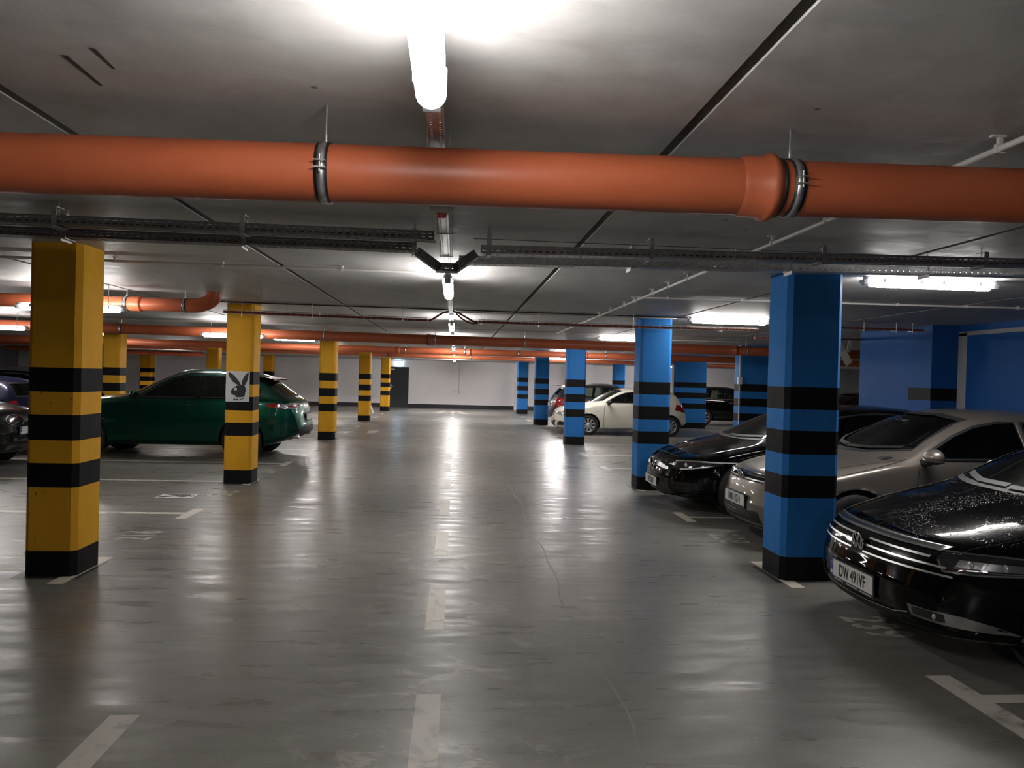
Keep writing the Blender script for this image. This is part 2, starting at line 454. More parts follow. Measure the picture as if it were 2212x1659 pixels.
# stuff on columns and piers ------------------------------------------------
def sign(t_loc, rot, w, hgt, name, label):
    """white board with a rabbit head in profile wearing a bow tie"""
    t = empty(name, t_loc, label, 'sign'); t.rotation_euler = rot
    MB().box(-w / 2, w / 2, -.004, 0, -hgt / 2, hgt / 2).build('board', MAT['signw'], t)
    m = MB()
    def poly(pts, y=-.006):
        bm_v = [((u - .5) * w, y, (v - .5) * hgt) for u, v in pts]
        n = len(bm_v); m.add(bm_v + [(a, -.004, b) for a, _, b in bm_v], [tuple(range(n))] + [(i, (i + 1) % n, n + (i + 1) % n, n + i) for i in range(n)])
    # coordinates on the board, 0..1, origin at the bottom left
    poly([(.10, .92), (.14, .96), (.22, .93), (.34, .86), (.46, .76), (.56, .66), (.63, .57), (.64, .53), (.55, .545), (.42, .58), (.28, .66), (.17, .77), (.11, .86)])
    poly([(.93, .97), (.955, .95), (.95, .84), (.91, .72), (.86, .62), (.80, .54), (.70, .545), (.665, .60), (.68, .68), (.74, .80), (.83, .90)])
    head = [(.64, .545), (.55, .545), (.44, .52), (.34, .47), (.26, .41), (.215, .35), (.215, .29), (.26, .245), (.34, .215), (.42, .205), (.425, .13), (.47, .155), (.52, .145), (.56, .155), (.60, .14), (.66, .16), (.76, .165), (.80, .17), (.815, .26), (.845, .36), (.845, .42), (.82, .49), (.77, .54), (.70, .56)]
    poly(head)
    poly([(.335, .11), (.335, .045), (.43, .075), (.52, .03), (.53, .105), (.44, .085)])
    poly([(.58, .065), (.79, .105), (.795, .128), (.585, .088)])
    m.build('rabbit_print', MAT['signk'], t)
    e = MB(); e.lathe([(-.0075, .0001), (-.0075, .024), (-.006, .024)], ((.41 - .5) * w, 0, (.41 - .5) * hgt), 'Y', 20)
    e.build('eye_print', MAT['signw'], t)
    return t
sign((-3.160, 11.038, 1.418), (0, 0, 0), .335, .445, 'rabbit_sign', 'white board with black rabbit head in a bow tie, fixed on a yellow column')
sign((-3.562, 9.89, .0015), (-PI / 2, 0, PI / 2), .335, .45, 'rabbit_floor_sign', 'flat white rabbit head sign lying painted on the empty bay floor')

o = MB().box(-.002, .002, -.05, .05, 0, .13).build('white_sticker', MAT['signw']); o.location = (-2.948, 18.70, .03)
tag(o, 'small white strip stuck low on the third yellow column', 'sticker')
o = MB(); o.box(-.05, .05, -.035, .035, -.09, .09); o.mi = 1; o.box(-.04, .04, -.042, -.035, -.03, .05)
o = o.build('switch_box', [MAT['cpvc'], MAT['lampbody']]); o.location = (7.17, 18.265, 1.72); tag(o, 'grey electrical switch box on the corner of a dark blue pier', 'switch box')
o = MB().tube([(0, 0, .05), (0, 0, 1.625)], .016).tube([(0, 0, 1.815), (0, 0, CZ)], .016).build('conduit_pipe', MAT['cpvc']); o.location = (7.17, 18.275, 0)
tag(o, 'vertical white conduit running through the grey switch box on a blue pier', 'conduit')
o = MB(); o.tube([(0, 0, 0), (0, 0, 2.25)], .045, 16); o.mi = 1; o.tube([(0, 0, 2.25), (0, 0, CZ)], .047, 16)
o = o.build('downpipe', [MAT['cpvc'], MAT['cable']]); o.location = (7.66, 25.75, 0); tag(o, 'white downpipe with brown top beside a distant blue pier', 'pipe')
o = MB().box(-.09, .09, -.04, .04, -.16, .16).build('meter_box', MAT['cpvc']); o.location = (7.42, 25.72, 1.68); tag(o, 'small white box beside the white downpipe, right of the second blue column', 'box')
MB().box(7.15, 7.60, 26.0, 26.3, 0, CZ).build('wall_stub', MAT['bluewall'])['kind'] = 'structure'

# exit sign, conduit on the end wall, leaning pole
es = empty('exit_sign', (-2.88, ENDY - .03, 2.20), 'bright pale blue lit exit sign above the dark fire door', 'exit sign')
MB().box(-.17, .17, -.02, .03, -.085, .085).build('light_panel', MAT['exitg'], es)
MB().box(-.18, .18, .0, .03, .085, .11).build('sign_casing', MAT['lampbody'], es)
wc = empty('wall_conduit', (.16, ENDY - .02, 0), 'thin white conduit dropping to a small socket box on the end wall', 'conduit')
MB().tube([(0, 0, .84), (0, 0, LOWZ)], .016, 8).build('pipe', MAT['cpvc'], wc)
MB().box(-.045, .045, -.04, .02, .75, .85).build('socket_box', MAT['cpvc'], wc)
MB().box(-.30, -.05, .008, .02, .83, .845).build('spout', MAT['dsteel'], wc)
pole = empty('striped_pole', (-3.33, 30.6, 0), 'white pole with red bands leaning toward a distant yellow column', 'pole')
pole.rotation_euler = (0, -.30, 0)
MB().tube([(0, 0, .02), (0, 0, .98)], .035, 14).build('shaft', MAT['cpvc'], pole)
for z0, z1 in ((.34, .42), (.86, .98)):
    MB().tube([(0, 0, z0), (0, 0, z1)], .038, 14).build('red_band', MAT['redp'], pole)

# ------------------------------------------------------------------ paint on the floor (parts of the floor)
def text_mesh(name, cu, m, parent):
    tmp = put(bpy.data.objects.new(name, cu)); bpy.context.view_layer.update()
    me = bpy.data.meshes.new_from_object(tmp.evaluated_get(bpy.context.evaluated_depsgraph_get()))
    bpy.data.objects.remove(tmp); me.name = name
    me.materials.clear(); me.materials.append(m)
    return put(bpy.data.objects.new(name, me), parent)
def flat(polys, name, m, z=.0012):
    b = MB()
    for p in polys: b.add([(x, y, z) for x, y in p], [tuple(range(len(p)))])
    o = b.build(name, m, floor, recalc=False)
    return o
R4 = lambda x0, x1, y0, y1: [(x0, y0), (x1, y0), (x1, y1), (x0, y1)]
for k in range(-2, 16):
    y0 = 2.83 + 2 * k
    flat([R4(-.162, -.036, y0, y0 + 1.02)], 'lane_dash', MAT['faint'] if k in (0, 8, 9) else MAT['line'])
flat([R4(-1.60, -1.462, 2.2, 3.64)], 'edge_dash', MAT['faint'])
lines_l = [1.2, 3.7, 6.26, 8.72, 11.25, 13.55, 15.95, 18.64, 20.9, 23.3, 26.04, 28.4, 30.9, 33.5]
lines_r = [1.2, 3.78, 6.26, 8.87, 11.25, 13.65, 16.0, 18.64, 21.0, 23.4, 26.04, 28.4, 30.9, 33.5]
for i, y in enumerate(lines_l):
    if y > 3:
        flat([R4(-3.056, -2.934, y - .31, y + .31) if i != 2 else R4(-3.056, -2.934, y - .42, y + .42)], 'bay_corner_mark', MAT['cream'] if i in (3, 2) else MAT['line'])
        flat([R4(-8.0, -3.056, y - .05, y + .05)], 'bay_line', MAT['line'], .0010)
for i, y in enumerate(lines_r):
    hh = .31 if i not in (2,) else .43
    if i == 1:
        flat([R4(2.74, 2.89, 3.30, 4.06)], 'bay_corner_mark', MAT['line']); flat([R4(2.89, 7.4, 3.70, 3.80)], 'bay_line', MAT['line'], .0010)
        continue
    flat([R4(2.775, 2.893, y - hh, y + hh)], 'bay_corner_mark', MAT['cream'] if i in (2, 3, 4) else MAT['line'])
    flat([R4(2.893, 7.15, y - .05, y + .05)], 'bay_line', MAT['line'], .0010)
flat([R4(-2.45, -2.18, 20.75, 21.75)], 'worn_patch', MAT['faint'])
flat([[(-1.0, 32.2), (-.55, 34.2), (-.75, 34.6), (.45, 34.6), (.25, 34.2), (.6, 32.2), (.35, 32.2), (.1, 34.1), (-.4, 34.1), (-.75, 32.2)]], 'turn_arrow', MAT['faint'])
# trowel ridge running beside the lane
rid = MB(); prev = None
yy = 2.4
ptsr = []
while yy < 11.8:
    ptsr.append((.86 + .025 * math.sin(yy * 2.1) + .015 * math.sin(yy * 5.3 + 1), yy)); yy += .18
for (xa, ya), (xb, yb) in zip(ptsr[:-1], ptsr[1:]):
    w = .004 + .004 * abs(math.sin(ya * 3.7))
    rid.add([(xa - w, ya, .0008), (xa, ya, .0016), (xa + w, ya, .0008), (xb - w, yb, .0008), (xb, yb, .0016), (xb + w, yb, .0008)], [(0, 1, 4, 3), (1, 2, 5, 4)])
rid.build('trowel_ridge', M('light_concrete_ridge', (.20, .188, .17), .5), floor)
flat([R4(.09, .40, 16.55, 16.62)], 'drain_slot', MAT['lsteel'], .003)
MB().box(.09, .40, 16.62, 16.66, 0, .002).build('slot_shadow_gap', MAT['gap'], floor)

def number(txt, x, y, right, m):
    cu = bpy.data.curves.new('bay_number', 'FONT'); cu.body = txt; cu.size = .46; cu.align_x = 'CENTER'; cu.align_y = 'CENTER'
    cu.offset = .008; cu.space_character = 1.05
    o = text_mesh('bay_number', cu, m, floor); o.location = (x, y, .0014)
    o.rotation_euler = (0, 0, -PI / 2 if right else PI / 2); o.scale = (.62, 1, 1)
for txt, y in (('239', 4.9), ('238', 7.68), ('237', 9.98)):
    number(txt, 2.93, y, True, MAT['faint'])
for txt, y in (('216', 7.55), ('215', 10.2), ('214', 12.5), ('213', 14.75), ('212', 17.2)):
    number(txt, -3.06, y, False, MAT['faint'])
# grey paint spilled round the column feet
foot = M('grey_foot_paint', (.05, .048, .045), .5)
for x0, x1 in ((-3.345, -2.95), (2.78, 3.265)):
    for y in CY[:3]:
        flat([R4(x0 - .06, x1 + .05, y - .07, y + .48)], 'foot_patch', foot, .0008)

# ------------------------------------------------------------------ pipes under the ceiling
def clamp(parent, x, y, z, r, w=.026):
    """split ring with rubber lining, screws and the rod up to the slab"""
    c = MB(); c.lathe([(-w / 2, r + .001), (-w / 2, r + .007), (w / 2, r + .007), (w / 2, r + .001)], (x, y, z), 'X', 36)
    for sy in (-1, 1):
        for zz in (-.012, .012):
            c.box(x - w * .8, x + w * .8, y + sy * (r + .018) - .014, y + sy * (r + .018) + .014, z + zz - .002, z + zz + .002)
    o = c.build('pipe_clamp', MAT['steel'], parent)
    c = MB(); c.lathe([(-w / 2 - .009, r), (-w / 2 - .009, r + .005), (w / 2 + .009, r + .005), (w / 2 + .009, r)], (x, y, z), 'X', 36)
    c.build('rubber_lining', MAT['rubber'], o)
    for sy in (-1, 1):
        c = MB(); c.tube([(x, y + sy * (r + .018), z - .026), (x, y + sy * (r + .018), z + .034)], .004, 8)
        c.build('clamp_screw', MAT['zinc'], o)
    c = MB(); c.tube([(x, y, z + r), (x, y, CZ)], .0048, 8).tube([(x, y, z + r + .005), (x, y, z + r + .035)], .0095, 6)
    c.build('hanger_rod', MAT['zinc'], o)

def pipe_run(name, x0, x1, y, zf, r, label, sockets=(), clamps=(), group='orange drain pipes under the ceiling'):
    t = empty(name, ((x0 + x1) / 2, y, 0), label, 'pipe', group)
    cx = (x0 + x1) / 2
    n = 24
    m = MB(); m.sm = True
    m.tube([(x0 + (x1 - x0) * i / n - cx, 0, zf(x0 + (x1 - x0) * i / n)) for i in range(n + 1)], r, 40)
    m.build('pipe', MAT['pipe'], t)
    for x, dirn in sockets:
        z = zf(x); s = dirn; q = MB()
        q.lathe([(-.115 * s, r), (-.095 * s, r + .009), (-.02 * s, r + .009), (-.012 * s, r + .021), (.012 * s, r + .021), (.02 * s, r + .010), (.03 * s, r + .009), (.03 * s, r)], (x - cx, 0, z), 'X', 40)
        b = q.build('pipe_socket', MAT['pipe'], t)
        q = MB(); q.lathe([(.03 * s, r), (.031 * s, r + .0075), (.042 * s, r + .0075), (.044 * s, r)], (x - cx, 0, z), 'X', 40)
        q.build('seal_ring', MAT['rubber'], b)
    for x in clamps:
        clamp(t, x - cx, 0, zf(x), r)
    return t
zbig = lambda x: 2.383 + .0135 * x
pipe_run('drain_pipe', -9.0, 6.5, 2.72, zbig, .1025, 'thick orange drain pipe crossing the whole view nearest the camera', sockets=((1.145, 1), (-4.7, 1)), clamps=(-.488, 1.236, 3.1, -2.3))
z3 = lambda x: 2.388 - .0055 * x
pipe_run('drain_pipe', -18, 11.0, 15.5, z3, .1, 'orange drain pipe passing behind the second yellow column and before the third', sockets=((-.58, -1), (5.95, 1), (-9.4, 1)), clamps=(-6.75, -2.72, -.45, 1.42, 6.2))
z4 = lambda x: 2.388 - .0015 * x
pipe_run('drain_pipe', -18, 14.0, 22.7, z4, .1, 'orange drain pipe lit brightly by the small far lamp of the lane', sockets=((.40, 1), (-1.75, 1), (4.0, 1)), clamps=(-6.6, -1.55, .25, 1.9, 4.6))
z5 = lambda x: 2.365 - .005 * x
pipe_run('drain_pipe', -17, 14.0, 28.4, z5, .072, 'thinnest and farthest orange drain pipe, below the bright ceiling strip', sockets=((-2.5, 1), (3.6, 1)), clamps=(-2.7, .55, 3.2))
# short run with a bend up into the slab
Y2, Z2, r2 = 9.5, 2.445, .083
t = empty('drain_pipe', (-5.5, Y2, 0), 'orange drain pipe on the left ending in a bend up into the ceiling', 'pipe', 'orange drain pipes under the ceiling')
MB().tube([(-6.5, 0, Z2), (2.17, 0, Z2)], r2, 36).build('pipe', MAT['pipe'], t)
bend = [(2.15, 0, Z2)] + [(2.20 + .27 * math.sin(a), 0, Z2 + .145 - .145 * math.cos(a)) for a in [PI / 2 * k / 10 for k in range(11)]] + [(2.47, 0, CZ + .02)]
MB().tube(bend, .089, 36).build('pipe_bend', MAT['pipe'], t)
for x, s in ((1.58, 1), (-.5, 1)):
    q = MB(); q.lathe([(-.13, r2), (-.115, r2 + .008), (-.02, r2 + .008), (-.01, r2 + .016), (.02, r2 + .016), (.024, r2)], (x, 0, Z2), 'X', 36); q.build('pipe_socket', MAT['pipe'], t)
for x in (1.42, 2.12, -.3): clamp(t, x, 0, Z2, r2)
# capped stub far left
t = empty('drain_pipe', (-12.2, 30.6, 0), 'short capped orange pipe stub hanging far left by the lilac wall', 'pipe', 'orange drain pipes under the ceiling')
MB().tube([(-5.5, 0, 2.30), (2.05, 0, 2.24)], .085, 28).build('pipe', MAT['pipe'], t)
q = MB(); q.lathe([(1.2, .085), (1.22, .102), (1.40, .102), (1.42, .085)], (0, 0, 2.245), 'X', 28); q.lathe([(.1, .085), (.12, .1), (.3, .1), (.32, .085)], (0, 0, 2.26), 'X', 28)
q.lathe([(1.95, .09), (2.06, .09), (2.08, .07), (2.08, 0.001)], (0, 0, 2.24), 'X', 28); q.build('pipe_socket', MAT['pipe'], t)

# ------------------------------------------------------------------ perforated cable trays
def slot_sheet(m, o, ux, uy, L, rows, H, pitch=.045, slot=.026):
    """sheet of length L along ux and height H along uy, with rows of slots [(a,b)..] in 0..H"""
    o, ux, uy = Vector(o), Vector(ux), Vector(uy)
    ys = [0.0]
    for a, b in rows: ys += [a, b]
    ys.append(H)
    n = max(1, int(L / pitch)); rest = L - n * pitch
    P = lambda x, y: o + ux * x + uy * y
    for j in range(len(ys) - 1):
        if j % 2 == 0:
            m.add([P(0, ys[j]), P(L, ys[j]), P(L, ys[j + 1]), P(0, ys[j + 1])], [(0, 1, 2, 3)])
        else:
            x = 0.0
            for i in range(n + 1):
                x1 = i * pitch + (pitch - slot) / 2 if i < n else L
                m.add([P(x, ys[j]), P(x1, ys[j]), P(x1, ys[j + 1]), P(x, ys[j + 1])], [(0, 1, 2, 3)])
                x = i * pitch + (pitch + slot) / 2
ROW2 = [(.013, .020), (.030, .037)]
def tray_seg(parent, a, b, w=.10, hgt=.05, name='tray_channel', m=None, slots=True):
    a, b = Vector(a), Vector(b); d = (b - a); L = d.length; d.normalize()
    u = Vector((0, 1, 0)); up = d.cross(u) * -1
    up = u.cross(d) * -1 if up.z < 0 else up
    if up.z < 0: up = -up
    b_ = MB()
    rw = ROW2 if slots else []
    slot_sheet(b_, a, d, up, L, rw, hgt); slot_sheet(b_, a + u * w, d, up, L, rw, hgt)
    slot_sheet(b_, a, d, u, L, [(.018, .025), (.034, .041), (.060, .067), (.076, .083)] if slots else [], w)
    # rolled upper edges
    b_.bar(a + up * hgt - u * .002, b + up * hgt - u * .002, .009, .004, up); b_.bar(a + u * w + up * hgt, b + u * w + up * hgt, .009, .004, up)
    o = b_.build(name, m or MAT['dsteel'], parent, recalc=False)
    sol = o.modifiers.new('thickness', 'SOLIDIFY'); sol.thickness = .0014; sol.offset = 0
    return o
def tray_hanger(parent, x, y, z, w=.10, hgt=.05, hook=1, m=None):
    """flat bar bracket: top arm screwed to the slab, stem in front of the tray, foot below it"""
    m = m or MAT['steel']; b = MB(); yf = y - .012; top = CZ - .035
    b.box(x - .015, x + .015, yf - .0025, yf + .0025, z - .012, top)
    b.box(x - .015, x + .015, yf, yf + .085, top - .0025, top + .0025)
    b.bar((x - .015, yf - .001, z - .01), (x - .015 + hook * .0, yf + w + .03, z - .01), .004, .03)
    b.box(x - .015, x + .015, yf, yf + w + .03, z - .012, z - .007)
    o = b.build('hanger_bracket', m, parent)
    q = MB(); q.tube([(x, yf + .05, top - .03), (x, yf + .05, CZ)], .004, 8).tube([(x, yf + .05, top - .008), (x, yf + .05, top + .002)], .008, 6)
    q.build('anchor_bolt', MAT['zinc'], o)
    return o
def cable_in(parent, pts, r=.011, name='cable'):
    return MB().tube(pts, r, 8).build(name, MAT['cable'], parent)

tA = empty('cable_tray', (0, 4.53, 0), 'upper dark perforated cable tray on the left, ending at the lane tray', 'cable tray', 'perforated cable trays')
tray_seg(tA, (-6.5, 0, 2.487), (-.155, 0, 2.482))
for x in (-5.0, -3.6, -2.36, -1.29): tray_hanger(tA, x, 0, 2.485)
MB().box(-.20, -.142, -.004, .10, 2.478, 2.481).box(-.158, -.155, .0, .10, 2.48, 2.56).build('end_plate', MAT['dsteel'], tA)
tB = empty('cable_tray', (0, 4.75, 0), 'lower dark perforated cable tray dipping under the lane tray in a V', 'cable tray', 'perforated cable trays')
tray_seg(tB, (-6.5, 0, 2.452), (-.275, 0, 2.446))
for x in (-4.2, -2.42, -1.34, -.285): tray_hanger(tB, x, 0, 2.448)
tray_seg(tB, (-.285, 0, 2.428), (-.135, 0, 2.325), name='sloping_tray_channel')
tray_seg(tB, (-.145, 0, 2.325), (-.005, 0, 2.325), name='low_tray_channel')
tray_seg(tB, (-.012, 0, 2.325), (.125, 0, 2.428), name='sloping_tray_channel')
tC = empty('cable_tray', (0, 4.75, 0), 'long perforated cable tray on the right with bright slots, front of two', 'cable tray', 'perforated cable trays')
zc = lambda x: 2.446 + .0145 * x
tray_seg(tC, (.14, 0, zc(.14)), (7.3, 0, zc(7.3)), m=MAT['steel'])
for x in (.19, 1.25, 2.41, 3.54, 4.7, 5.9): tray_hanger(tC, x, 0, zc(x))
tD = empty('cable_tray', (0, 5.06, 0), 'long perforated cable tray on the right, behind and parallel to the front one', 'cable tray', 'perforated cable trays')
zd = lambda x: 2.425 + .0145 * x
tray_seg(tD, (.0, 0, zd(0)), (7.3, 0, zd(7.3)), m=MAT['lsteel'])
for x in (1.20, 2.35, 3.36, 4.9): tray_hanger(tD, x, 0, zd(x), m=MAT['lsteel'])
for tt, zz, x0, x1 in ((tA, lambda x: 2.50, -6.4, -.3), (tB, lambda x: 2.462, -6.4, -.4), (tC, lambda x: zc(x) + .016, .3, 7.2)):
    cable_in(tt, [(x0 + (x1 - x0) * i / 12, .03 + .02 * math.sin(i * 1.7), zz(x0 + (x1 - x0) * i / 12)) for i in range(13)])

# slim tray along the lane that carries the lamps
LX = -.09
tl = empty('lane_cable_tray', (LX, 0, 0), 'slim light perforated tray running down the middle of the lane above the lamps', 'cable tray')
for y0, y1, hole in ((-5.0, 2.25, False), (2.25, 9.0, True), (9.0, 29.4, False)):
    b = MB()
    d, u, up = Vector((0, 1, 0)), Vector((1, 0, 0)), Vector((0, 0, 1))
    a = Vector((-.027, y0, 2.50)); L = y1 - y0
    slot_sheet(b, a, d, u, L, [(.008, .015), (.039, .046)] if hole else [], .054, .024, .013)
    slot_sheet(b, a, d, up, L, [(.014, .021)] if hole else [], .034, .03, .018); slot_sheet(b, a + u * .054, d, up, L, [], .034)
    o = b.build('tray_channel', MAT['dsteel'] if y0 < 2 else MAT['lsteel'], tl, recalc=False)
    sol = o.modifiers.new('thickness', 'SOLIDIFY'); sol.thickness = .0014; sol.offset = 0
for y in (2.9, 4.42, 5.25, 7.9, 10.2, 13.2, 16.2, 18.6, 24, 26.2):
    b = MB().box(-.045, .045, y - .012, y + .012, 2.494, 2.499).box(-.045, -.042, y - .012, y + .012, 2.494, 2.535).box(.042, .045, y - .012, y + .012, 2.494, CZ).box(-.045, -.042, y - .012, y + .012, 2.53, CZ)
    b.build('tray_bracket', MAT['steel'], tl)
# smoke detector on the lane tray, half hidden by the big pipe
sd = empty('smoke_detector', (LX - .003, 3.72, 2.50), 'pale round smoke detector with red lower part, under the near orange pipe edge', 'smoke detector')
q = MB(); q.lathe([(0, .001), (0, .058), (-.014, .06), (-.03, .046), (-.036, .03)], (0, 0, 0), 'Z', 32); q.build('base', MAT['det'], sd)
q = MB(); q.lathe([(-.034, .027), (-.05, .024), (-.056, .016), (-.057, .001)], (0, 0, 0), 'Z', 28); q.build('sensor_cap', MAT['detred'], sd)

# ------------------------------------------------------------------ wire mesh tray with red-brown cables
def mesh_tray(name, pts, label, group, wid=.06, hgt=.05, ycs=0.0):
    """pts: list of (x,y,z) along the tray bottom"""
    t = empty(name, (0, 0, 0), label, 'cable tray', group)
    P = [Vector(p) for p in pts]; m = MB()
    acc = [0]
    for a, b in zip(P[:-1], P[1:]): acc.append(acc[-1] + (b - a).length)
    def at(s):
        for i in range(len(P) - 1):
            if s <= acc[i + 1] + 1e-6:
                return P[i].lerp(P[i + 1], (s - acc[i]) / max(1e-6, acc[i + 1] - acc[i])), (P[i + 1] - P[i]).normalized()
        return P[-1], (P[-1] - P[-2]).normalized()
    def side(d):
        s = Vector((-d.y, d.x, 0)); return s.normalized()
    n = max(2, int(acc[-1] / .25))
    for off, z in ((0, 0), (0, hgt), (wid, 0), (wid, hgt), (wid / 2, 0)):
        m.tube([(lambda q: q[0] + side(q[1]) * off + Vector((0, 0, z)))(at(acc[-1] * i / n)) for i in range(n + 1)], .0025, 6)
    s = 0.0
    while s < acc[-1]:
        p, d = at(s); u = side(d); z = Vector((0, 0, hgt))
        m.tube([p + z, p, p + u * wid, p + u * wid + z], .0022, 5); s += .1
    m.build('wire_basket', MAT['lsteel'], t)
    for k, (o, z, r) in enumerate(((.012, .010, .009), (.034, .011, .011), (.05, .009, .008), (.025, .026, .009))):
        cpts = []
        for i in range(n + 1):
            p, d = at(acc[-1] * i / n); cpts.append(p + side(d) * (o + .004 * math.sin(i * 1.3 + k)) + Vector((0, 0, z)))
        m2 = MB().tube(cpts, r, 7); m2.build('cable', MAT['cable'], t)
    return t
MY = 10.42
def rods(t, xs, y, zf, name='hanger_rod'):
    for x in xs:
        m = MB().tube([(x, y - .01, zf(x) - .03), (x, y - .01, CZ)], .004, 6).box(x - .02, x + .02, y - .012, y + .075, zf(x) - .008, zf(x) - .004)
        m.build(name, MAT['zinc'], t)
tm = mesh_tray('wire_mesh_tray', [(-3.2, MY, 2.435), (-2.0, MY, 2.422), (-.42, MY, 2.405)], 'wire mesh tray of red-brown cables crossing before the second yellow column', 'wire mesh cable trays')
rods(tm, (-2.95, -2.0, -.76), MY, lambda x: 2.42)
tm = mesh_tray('wire_mesh_tray', [(.30, MY, 2.405), (1.9, MY, 2.405), (4.35, MY, 2.415)], 'wire mesh tray of red-brown cables crossing before the second blue column', 'wire mesh cable trays')
rods(tm, (.33, 1.15, 2.5, 3.8), MY, lambda x: 2.405)
arch = empty('cable_bundle', (0, MY, 0), 'red-brown cable bundle arching up over the lane tray between two mesh trays', 'cables')
for k in range(4):
    yo = .01 + k * .014
    pts = [(-.41, 2.414), (-.36, 2.43), (-.30, 2.47), (-.20, 2.535), (-.09, 2.565), (.02, 2.535), (.12, 2.48), (.22, 2.425), (.288, 2.415)]
    MB().tube([(x, yo, z + .008 * (k % 2)) for x, z in pts], .010, 7).build('cable', MAT['cable'], arch)
droop = [(-.02, 2.53), (.05, 2.47), (.13, 2.42), (.22, 2.395), (.288, 2.405)]
MB().tube([(x, .02, z) for x, z in droop], .012, 7).build('drooping_cable', MAT['cable'], arch)
tm = mesh_tray('wire_mesh_tray', [(5.2, 12.6, 2.44), (6.6, 12.6, 2.46), (8.9, 13.2, 2.53)], 'wire mesh tray right of the nearest blue column, the lower of two', 'wire mesh cable trays')
tm = mesh_tray('wire_mesh_tray', [(5.6, 10.55, 2.50), (6.95, 10.55, 2.50)], 'wire mesh tray right of the nearest blue column, the upper of two', 'wire mesh cable trays')
rods(tm, (6.0, 6.5, 6.75), 10.55, lambda x: 2.50)

# white sheet bracket hanging by the blue pier
wb = empty('white_bracket', (7.65, 14.3, 0), 'white slotted metal bracket hanging beside the plain blue wall pier', 'bracket')
m = MB(); m.bar((-.10, 0, 2.60), (.22, .02, 2.10), .15, .012, (0, 1, 0)); m.build('slotted_arm', MAT['cpvc'], wb)
m = MB(); m.bar((-.5, .05, 2.45), (.02, .05, 2.45), .18, .02, (0, 1, 0)); m.bar((.24, .04, CZ), (.20, .04, 2.34), .07, .02, (0, 1, 0)); m.bar((-.4, .05, 2.5), (-.4, .05, CZ), .03, .02, (0, 1, 0)); m.build('back_plate', MAT['cpvc'], wb)

# ------------------------------------------------------------------ conduits clipped under the ceiling
def conduit(pts, r, m, label, clips=(), group='thin conduits under the ceiling', z=CZ - .03):
    t = empty('conduit_pipe', (pts[0][0], pts[0][1], z), label, 'conduit', group)
    x0, y0 = pts[0][:2]
    P = [(p[0] - x0, p[1] - y0, 0) for p in pts]
    MB().tube(P, r, 10).build('pipe', m, t)
    d = Vector(P[-1]) - Vector(P[0]); L = d.length; d.normalize(); u = Vector((-d.y, d.x, 0))
    for s in clips:
        p = d * s; b = MB()
        b.bar(p - d * .009 + Vector((0, 0, -z * 0)), p + d * .009, r * 2.7, r * 2.7)
        b.bar(p + Vector((0, 0, r)), p + Vector((0, 0, CZ - z)), .016, .016, (1, 0, 0))
        b.bar(p - u * .02 + Vector((0, 0, CZ - z - .004)), p + u * .035 + Vector((0, 0, CZ - z - .004)), .02, .008)
        b.build('pipe_clip', m, t)
    return t
conduit([(2.025, 2.32), (2.025, 14.9)], .0125, MAT['cpvc'], 'white conduit running away along the ceiling from the round box at right', [.34, 1.65, 2.35, 2.9, 3.5, 4.1, 4.7, 5.3, 6.1, 6.6, 7.4, 8.2, 9.1, 10.4, 11.6], z=CZ - .05)
conduit([(2.03, 8.32), (6.9, 8.03)], .0115, MAT['cpvc'], 'white conduit branching right from the long one toward the blue wall', [.35, 1.2, 2.3, 3.0, 3.8, 4.4], z=CZ - .016)
conduit([(-6.2, 6.76), (-.14, 6.79)], .0115, MAT['cpvc'], 'thin white conduit crossing the ceiling behind the nearest yellow column', [2.2, 3.18, 4.1, 5.15])
conduit([(.08, 6.09), (3.40, 5.99)], .011, MAT['cpvc'], 'thin white conduit crossing the ceiling to the lamp beside the nearest blue column', [.85, 1.62, 2.5], z=2.605)
conduit([(-3.6, 10.66), (3.9, 10.8)], .009, MAT['dcond'], 'thin dark conduit crossing the lane ahead of the wire mesh trays', [1.2, 2.4, 3.6, 4.8, 6.0], z=CZ - .012)
conduit([(.0, 11.08), (3.3, 10.99), ], .008, MAT['cpvc'], 'thin white conduit before the top of the second blue column', [.7, 1.5, 2.3], z=CZ - .012)
conduit([(3.7, 17.2), (5.2, 16.4), (6.4, 16.4)], .012, MAT['cpvc'], 'bent white conduit on the ceiling between second and nearest blue columns', [])
jb = empty('junction_box', (2.03, 2.27, CZ - .032), 'round white junction box at the right edge of the ceiling view', 'junction box')
q = MB(); q.lathe([(.03, .001), (.03, .046), (-.012, .046), (-.013, .048), (-.02, .047), (-.022, .04), (-.022, .001)], (0, 0, 0), 'Z', 28); q.build('box', MAT['cpvc'], jb)
q = MB(); q.lathe([(-.009, .0465), (-.009, .0475), (-.0115, .0475), (-.0115, .0465)], (0, 0, 0), 'Z', 28); q.build('lid_groove', MAT['plast'], jb)

